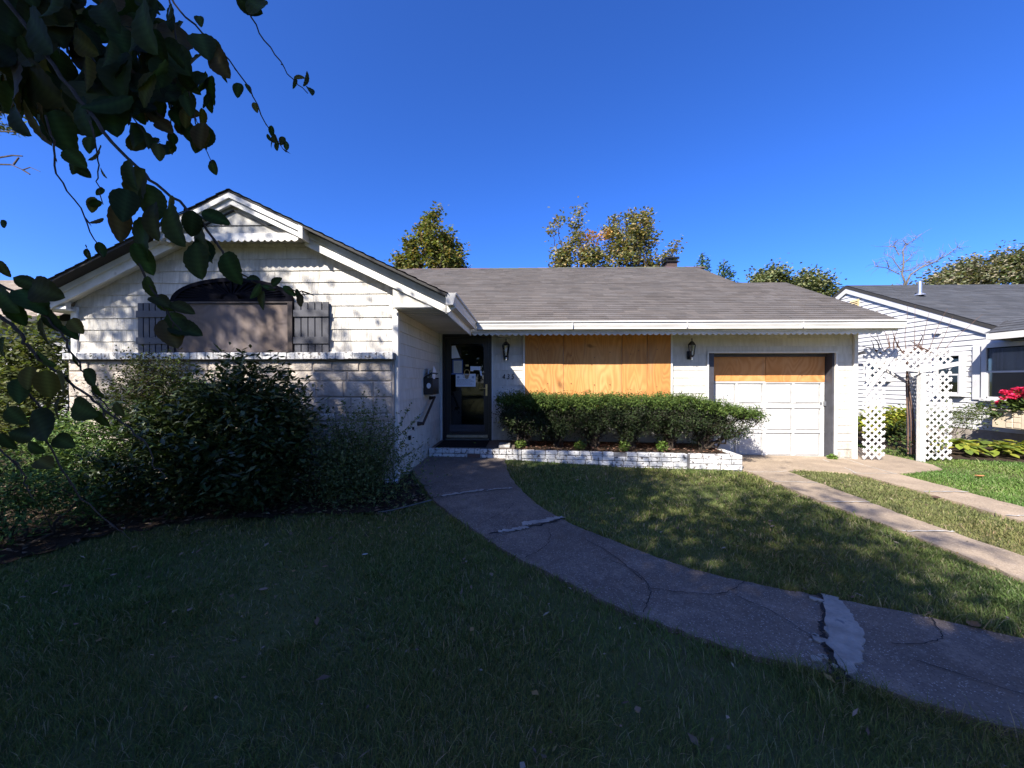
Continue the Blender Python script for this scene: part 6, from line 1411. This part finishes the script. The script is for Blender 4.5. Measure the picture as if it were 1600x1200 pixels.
 ([(-0.96,0.72,1.444),(-0.935,0.72,1.394),(-0.921,0.72,1.332),(-0.885,0.72,1.274),(-0.854,0.72,1.221),(-0.795,0.72,1.176),(-0.764,0.72,1.152)],0.002,0.0008,
  []),
 ([(-1.051,0.72,1.357),(-1.013,0.72,1.317),(-0.972,0.72,1.28),(-0.957,0.72,1.245),(-0.946,0.72,1.219)],0.002,0.0008,
  [(-.938,.72,1.297,-.895,.709,1.284),(-.999,.72,1.408,-.999,.72,1.38),(-1.002,.72,1.535,-1.024,.732,1.49),(-1.006,.72,1.761,-.99,.715,1.743),(-1.012,.72,1.683,-1.002,.727,1.652),(-1.014,.72,1.348,-1.003,.736,1.312)]),
 ([(-1.544,1.2,2.749),(-1.41,1.175,2.58),(-1.261,1.15,2.437),(-1.146,1.125,2.3),(-1.031,1.1,2.205)],0.004,0.001,
  [(-1.408,1.174,2.703,-1.34,1.163,2.607),(-1.413,1.191,2.592,-1.335,1.168,2.52),(-1.17,1.099,2.396,-1.203,1.089,2.336),(-1.104,1.14,2.276,-1.121,1.158,2.236),(-1.186,1.091,2.389,-1.229,1.133,2.309),(-1.531,1.179,2.788,-1.482,1.152,2.642),(-1.389,1.151,2.554,-1.348,1.134,2.458),(-1.052,1.09,2.201,-.996,1.075,2.157),(-1.131,1.164,2.308,-1.145,1.149,2.241),(-1.152,1.134,2.289,-1.108,1.148,2.282),(-1.328,1.137,2.486,-1.297,1.113,2.399),(-1.316,1.153,2.576,-1.345,1.189,2.515),(-1.139,1.101,2.264,-1.068,1.107,2.24),(-1.127,1.081,2.307,-1.116,1.072,2.227),(-1.237,1.166,2.438,-1.216,1.131,2.311),(-1.188,1.146,2.294,-1.165,1.167,2.242),(-1.196,1.182,2.342,-1.205,1.185,2.264),(-1.34,1.176,2.523,-1.362,1.197,2.474),(-1.112,1.134,2.261,-1.077,1.129,2.207),(-1.1,1.125,2.267,-1.122,1.14,2.232),(-1.451,1.219,2.692,-1.549,1.256,2.613),(-1.19,1.174,2.371,-1.183,1.163,2.292),(-1.357,1.176,2.575,-1.37,1.185,2.469),(-1.477,1.2,2.669,-1.437,1.216,2.616),(-1.066,1.0,2.32,-1.03,.963,2.178),(-1.426,1.102,2.642,-1.386,1.142,2.627),(-1.588,1.353,2.937,-1.672,1.354,2.855),(-1.773,1.249,2.593,-1.687,1.235,2.456),(-1.504,1.088,2.575,-1.429,1.112,2.517),(-1.978,1.349,2.782,-1.811,1.312,2.656),(-1.258,1.025,2.604,-1.267,1.059,2.55),(-1.031,1.115,2.562,-1.104,1.16,2.492),(-1.63,1.245,2.436,-1.528,1.223,2.29),(-1.657,1.342,2.597,-1.782,1.366,2.47),(-1.47,1.246,2.585,-1.365,1.26,2.495),(-1.088,.987,2.265,-1.077,.995,2.194),(-1.558,1.188,2.464,-1.554,1.234,2.396),(-1.721,1.292,2.686,-1.641,1.246,2.499),(-1.249,1.213,2.779,-1.285,1.258,2.689),(-1.525,1.204,2.758,-1.493,1.161,2.588),(-1.399,1.168,2.367,-1.425,1.135,2.244),(-1.384,1.323,2.892,-1.297,1.268,2.682),(-1.474,1.189,2.328,-1.393,1.208,2.238),(-1.554,1.387,3.009,-1.447,1.362,2.888),(-1.439,1.353,2.734,-1.378,1.351,2.597),(-1.903,1.369,2.536,-1.828,1.344,2.413),(-1.403,1.359,2.542,-1.385,1.393,2.475),(-1.513,1.384,2.844,-1.507,1.33,2.667),(-1.434,1.359,2.535,-1.518,1.352,2.437),(-1.373,1.021,2.568,-1.313,1.008,2.464),(-1.344,1.258,2.524,-1.244,1.217,2.387),(-1.132,.962,2.175,-1.087,.94,2.061),(-1.412,1.162,2.766,-1.439,1.137,2.619),(-1.445,1.103,2.376,-1.481,1.084,2.298),(-1.404,1.292,2.865,-1.278,1.277,2.799),(-1.574,1.375,2.778,-1.593,1.41,2.694)]),
 ([(-1.411,1.25,2.798),(-1.283,1.23,2.629),(-1.168,1.21,2.485),(-1.098,1.19,2.387),(-1.085,1.17,2.253),(-1.079,1.15,2.152)],0.0035,0.001,
  [(-1.102,1.193,2.203,-1.116,1.178,2.15),(-1.104,1.199,2.38,-1.114,1.191,2.305),(-1.184,1.251,2.564,-1.181,1.252,2.491),(-1.102,1.14,2.346,-1.015,1.111,2.268),(-1.232,1.222,2.633,-1.235,1.244,2.584),(-1.065,1.145,2.351,-1.033,1.125,2.267),(-1.127,1.169,2.474,-1.091,1.155,2.38),(-1.197,1.207,2.506,-1.232,1.241,2.434),(-1.092,1.155,2.306,-1.131,1.165,2.24),(-1.048,1.143,2.277,-1.025,1.126,2.214),(-1.243,1.235,2.487,-1.18,1.256,2.406),(-1.336,1.247,2.664,-1.242,1.242,2.645),(-1.083,1.158,2.169,-1.081,1.169,2.149),(-1.165,1.244,2.462,-1.153,1.243,2.382),(-1.06,1.127,2.167,-1.044,1.124,2.137),(-1.155,1.177,2.428,-1.162,1.178,2.362),(-1.169,1.257,2.517,-1.206,1.265,2.428),(-1.078,1.162,2.217,-1.072,1.165,2.174),(-1.238,1.248,2.594,-1.166,1.225,2.48),(-1.295,1.272,2.657,-1.305,1.258,2.553),(-1.298,1.202,2.606,-1.211,1.176,2.536),(-1.063,1.163,2.304,-1.058,1.148,2.245),(-1.164,1.236,2.534,-1.201,1.241,2.463),(-1.251,1.23,2.486,-1.153,1.248,2.481),(-1.204,1.191,2.54,-1.228,1.208,2.435),(-1.178,1.161,2.486,-1.098,1.137,2.427),(-1.355,1.151,2.531,-1.268,1.157,2.498),(-1.962,1.373,2.767,-1.884,1.377,2.659),(-1.613,1.315,2.589,-1.608,1.318,2.467),(-1.302,1.243,2.432,-1.383,1.248,2.323),(-1.314,1.296,2.509,-1.253,1.267,2.369),(-.943,.997,2.302,-.925,.968,2.203),(-1.902,1.335,2.793,-1.911,1.363,2.694),(-1.745,1.375,2.744,-1.577,1.333,2.638),(-1.346,1.095,2.484,-1.262,1.063,2.381),(-1.487,1.226,2.705,-1.606,1.222,2.675),(-1.568,1.211,2.829,-1.537,1.212,2.696),(-1.331,.953,2.51,-1.331,.967,2.436),(-1.1,1.171,2.549,-1.213,1.198,2.491),(-1.463,.99,2.332,-1.35,.968,2.332),(-1.403,1.265,2.834,-1.372,1.293,2.744),(-1.425,1.325,2.8,-1.35,1.3,2.64),(-1.78,1.279,2.635,-1.797,1.272,2.492),(-1.296,1.168,2.621,-1.256,1.158,2.517),(-1.157,1.038,2.564,-1.136,1.066,2.499),(-1.121,1.02,2.513,-1.091,1.013,2.43),(-1.883,1.387,2.784,-1.923,1.437,2.686),(-1.0,.97,2.18,-1.076,.927,2.11),(-1.331,1.03,2.528,-1.357,1.023,2.408),(-1.145,1.028,2.258,-1.063,1.051,2.263),(-1.259,.987,2.546,-1.263,.972,2.454),(-1.307,1.04,2.51,-1.281,1.043,2.383),(-1.463,1.125,2.712,-1.604,1.159,2.649),(-1.317,1.087,2.48,-1.403,1.087,2.43),(-1.667,1.287,2.424,-1.684,1.309,2.326),(-1.388,1.039,2.525,-1.408,1.033,2.392)]),
 ([(-1.611,1.1,2.534),(-1.46,1.088,2.371),(-1.349,1.075,2.249),(-1.264,1.062,2.103),(-1.231,1.05,2.068)],0.003,0.001,
  [(-1.331,1.0,2.202,-1.303,1.036,2.099),(-1.257,1.0,2.174,-1.2,.998,2.057),(-1.282,1.0,2.184,-1.246,.985,2.074),(-1.22,1.0,2.068,-1.162,.999,2.02),(-1.221,1.0,2.225,-1.196,1.016,2.143),(-1.358,1.0,2.192,-1.29,.97,2.092),(-1.553,1.112,2.576,-1.527,1.151,2.524),(-1.372,1.039,2.307,-1.25,1.01,2.202),(-1.478,1.118,2.397,-1.547,1.139,2.34),(-1.293,1.074,2.079,-1.263,1.103,2.045),(-1.554,1.114,2.453,-1.519,1.131,2.4),(-1.457,1.048,2.458,-1.427,1.055,2.37),(-1.511,1.111,2.342,-1.533,1.131,2.238),(-1.473,1.112,2.399,-1.493,1.139,2.34),(-1.403,1.055,2.289,-1.382,1.044,2.196),(-1.227,1.026,2.072,-1.232,1.034,2.016),(-1.459,1.08,2.43,-1.548,1.113,2.371),(-1.594,1.125,2.49,-1.545,1.113,2.379),(-1.584,1.063,2.463,-1.594,1.098,2.409),(-1.434,1.131,2.306,-1.45,1.146,2.214),(-1.641,1.238,2.845,-1.648,1.23,2.675),(-1.472,1.067,2.427,-1.408,1.052,2.291),(-1.025,.996,2.3,-1.104,1.023,2.203),(-1.442,1.132,2.379,-1.494,1.151,2.281),(-.948,.974,2.358,-.937,.992,2.271),(-1.6,1.167,2.402,-1.689,1.201,2.306),(-1.196,1.004,2.369,-1.11,.985,2.305),(-1.387,1.269,2.427,-1.469,1.261,2.311),(-.979,1.157,2.447,-1.086,1.19,2.398),(-1.471,1.335,2.766,-1.596,1.369,2.675),(-1.658,1.258,2.46,-1.694,1.246,2.344),(-1.362,1.057,2.532,-1.27,1.039,2.432),(-1.625,1.186,2.5,-1.669,1.168,2.414),(-1.293,1.228,2.563,-1.254,1.221,2.454),(-1.321,.988,2.362,-1.322,1.013,2.309),(-1.252,1.348,2.793,-1.306,1.387,2.715),(-1.209,1.092,2.345,-1.089,1.045,2.204),(-1.406,1.219,2.441,-1.367,1.191,2.302),(-1.328,1.113,2.325,-1.219,1.151,2.369),(-1.421,1.279,2.585,-1.395,1.251,2.415),(-1.744,1.203,2.42,-1.66,1.223,2.325),(-1.168,1.043,2.652,-1.129,1.066,2.553),(-1.194,1.111,2.499,-1.151,1.101,2.402),(-1.365,1.101,2.612,-1.472,1.124,2.564),(-1.448,1.358,2.696,-1.456,1.391,2.591)]),
 ([(-1.355,1.3,2.849),(-1.241,1.275,2.648),(-1.121,1.25,2.476),(-1.067,1.225,2.331),(-1.013,1.2,2.222)],0.003,0.001,
  [(-1.209,1.295,2.475,-1.167,1.302,2.445),(-1.074,1.224,2.363,-1.08,1.238,2.325),(-1.043,1.174,2.256,-1.042,1.189,2.2),(-1.198,1.245,2.507,-1.149,1.226,2.385),(-1.08,1.199,2.458,-1.078,1.193,2.386),(-1.066,1.249,2.302,-1.075,1.271,2.256),(-1.063,1.2,2.353,-1.053,1.197,2.297),(-1.155,1.228,2.62,-1.202,1.229,2.528),(-1.016,1.187,2.226,-.99,1.186,2.189),(-1.064,1.211,2.406,-1.112,1.215,2.325),(-1.063,1.216,2.329,-1.094,1.216,2.294),(-1.044,1.182,2.357,-1.035,1.174,2.27),(-1.198,1.247,2.519,-1.149,1.248,2.486),(-1.104,1.203,2.298,-1.028,1.182,2.225),(-1.091,1.257,2.282,-1.063,1.252,2.256),(-1.101,1.242,2.439,-1.119,1.247,2.351),(-1.305,1.331,2.714,-1.248,1.314,2.61),(-1.272,1.308,2.652,-1.209,1.319,2.574),(-1.194,1.306,2.572,-1.189,1.281,2.457),(-1.265,1.223,2.648,-1.187,1.2,2.589),(-1.692,1.182,2.656,-1.666,1.232,2.576),(-1.987,1.399,2.702,-1.875,1.352,2.51),(-1.6,1.159,2.726,-1.564,1.173,2.65),(-1.591,1.277,2.591,-1.606,1.324,2.479),(-1.096,.998,2.569,-1.151,.995,2.511),(-1.176,.984,2.227,-1.184,1.003,2.15),(-1.435,1.333,2.595,-1.309,1.348,2.515),(-1.88,1.382,2.765,-1.762,1.362,2.668),(-1.157,1.098,2.481,-1.092,1.135,2.497),(-1.574,1.087,2.445,-1.486,1.081,2.38),(-1.429,1.331,2.735,-1.478,1.294,2.586),(-1.498,1.399,2.995,-1.432,1.348,2.773),(-.927,.954,2.228,-.984,.968,2.158),(-1.855,1.395,3.037,-1.925,1.428,2.927),(-1.378,1.071,2.47,-1.245,1.04,2.436),(-1.441,1.055,2.341,-1.356,1.009,2.179),(-1.148,1.067,2.596,-1.076,1.064,2.543),(-.962,.956,2.41,-.911,.924,2.26),(-1.6,1.162,2.378,-1.583,1.17,2.28),(-1.348,1.225,2.757,-1.275,1.26,2.713),(-1.105,1.129,2.337,-1.266,1.14,2.327),(-1.429,1.141,2.683,-1.368,1.085,2.486),(-1.65,1.396,2.578,-1.555,1.361,2.451),(-1.337,1.391,2.705,-1.206,1.373,2.625),(-1.262,1.066,2.468,-1.226,1.098,2.401),(-1.883,1.289,2.865,-1.847,1.279,2.713),(-1.298,1.097,2.488,-1.261,1.081,2.342),(-1.298,1.283,2.516,-1.261,1.299,2.435),(-1.597,1.224,2.841,-1.573,1.28,2.77),(-1.274,1.254,2.448,-1.312,1.235,2.318),(-1.71,1.37,2.463,-1.732,1.415,2.345),(-1.438,1.249,2.383,-1.492,1.26,2.291),(-1.311,1.296,2.632,-1.156,1.254,2.539),(-1.717,1.385,2.81,-1.667,1.445,2.72),(-1.303,1.273,2.818,-1.352,1.269,2.713),(-1.095,1.061,2.431,-1.066,1.028,2.319),(-1.253,1.121,2.437,-1.169,1.118,2.337),(-1.619,1.178,2.706,-1.624,1.171,2.565),(-1.319,1.177,2.372,-1.305,1.198,2.249)]),
]

def beech_leaf_mesh(k):
    r = random.Random(k); vs = []; N_ = 15; wmax = r.uniform(.29, .36); curl = r.uniform(.05, .28); fold = r.uniform(.06, .22); tw = r.uniform(-.3, .3)
    f = r.uniform(.8, 1.2); c0 = r.choice([(.024, .046, .012), (.020, .040, .010), (.065, .062, .016), (.026, .042, .012), (.017, .028, .010), (.034, .040, .013), (.045, .036, .015)])
    for i in range(N_ + 1):
        t = i / N_; w = wmax * (math.sin(PI * t ** .80)) ** .70 * (1 if i % 2 else .955) + .004
        if i == N_: w = .004
        z = -curl * (t - .3) ** 2; a = tw * t
        for s in (-1, -.5, 0, .5, 1):
            vs.append((t, s * w, z + abs(s) * w * fold * 1.6 + s * w * a * .4 + (.012 * math.sin(i * 2.2) * abs(s))))
    me = bpy.data.meshes.new('beech_leaf')
    me.from_pydata(vs, [], [(5 * i + j, 5 * i + 5 + j, 5 * i + 6 + j, 5 * i + 1 + j) for i in range(N_) for j in range(4)])
    a = me.color_attributes.new('col', 'FLOAT_COLOR', 'POINT')
    for i in range(len(vs)):
        e = abs(vs[i][1]) / wmax; q = (1 + .22 * (i % 2) - .1 * e) * (1.7 if e < .01 else 1)
        a.data[i].color = (c0[0] * f * q * (1 + .3 * e), c0[1] * f * q, c0[2] * f * q, 1)
    me.polygons.foreach_set('use_smooth', [True] * len(me.polygons)); me.materials.append(M['beech']); me.update(); return me
BL = [beech_leaf_mesh(i) for i in range(12)]
for pts, r0, r1, lv_ in BRANCHES:
    P = spline3 = []
    q = [Vector(p) for p in pts]; P = []
    for i in range(len(q) - 1):
        for k in range(4): P.append(q[i].lerp(q[i + 1], k / 4) + Vector((rnd.gauss(0, .0016), rnd.gauss(0, .0016), rnd.gauss(0, .0016))))
    P.append(q[-1]); n = len(P)
    mb = MB(); mb.tube(P, [r0 + (r1 - r0) * i / (n - 1) for i in range(n)], 6)
    for i in range(6, n - 1, 7):        # buds and short spurs
        d = (P[i + 1] - P[i]).normalized() + Vector((rnd.gauss(0, .5), rnd.gauss(0, .3), rnd.gauss(0, .4)))
        mb.tube([P[i], P[i] + d * .008, P[i] + d * .016], [.0012, .0018, .0003], 5)
    br = mb.build('branch', M['twig'], bt2)
    for l in lv_:
        a = Vector(l[:3]); b = Vector(l[3:]); ax = (b - a); L = ax.length; ax.normalize()
        nn = Vector((rnd.gauss(0, .55), -1, rnd.gauss(.25, .5))); nn = (nn - ax * nn.dot(ax)).normalized(); sd = nn.cross(ax)
        o = bpy.data.objects.new('leaf', rnd.choice(BL)); COL.objects.link(o); o.parent = br
        Mx = Matrix((ax, sd, nn)).transposed().to_4x4() @ Matrix.Diagonal((L, L * rnd.uniform(.85, 1.05), L * rnd.choice((1, 1, -1)), 1))
        Mx.translation = a - wloc(br); o.matrix_local = Mx
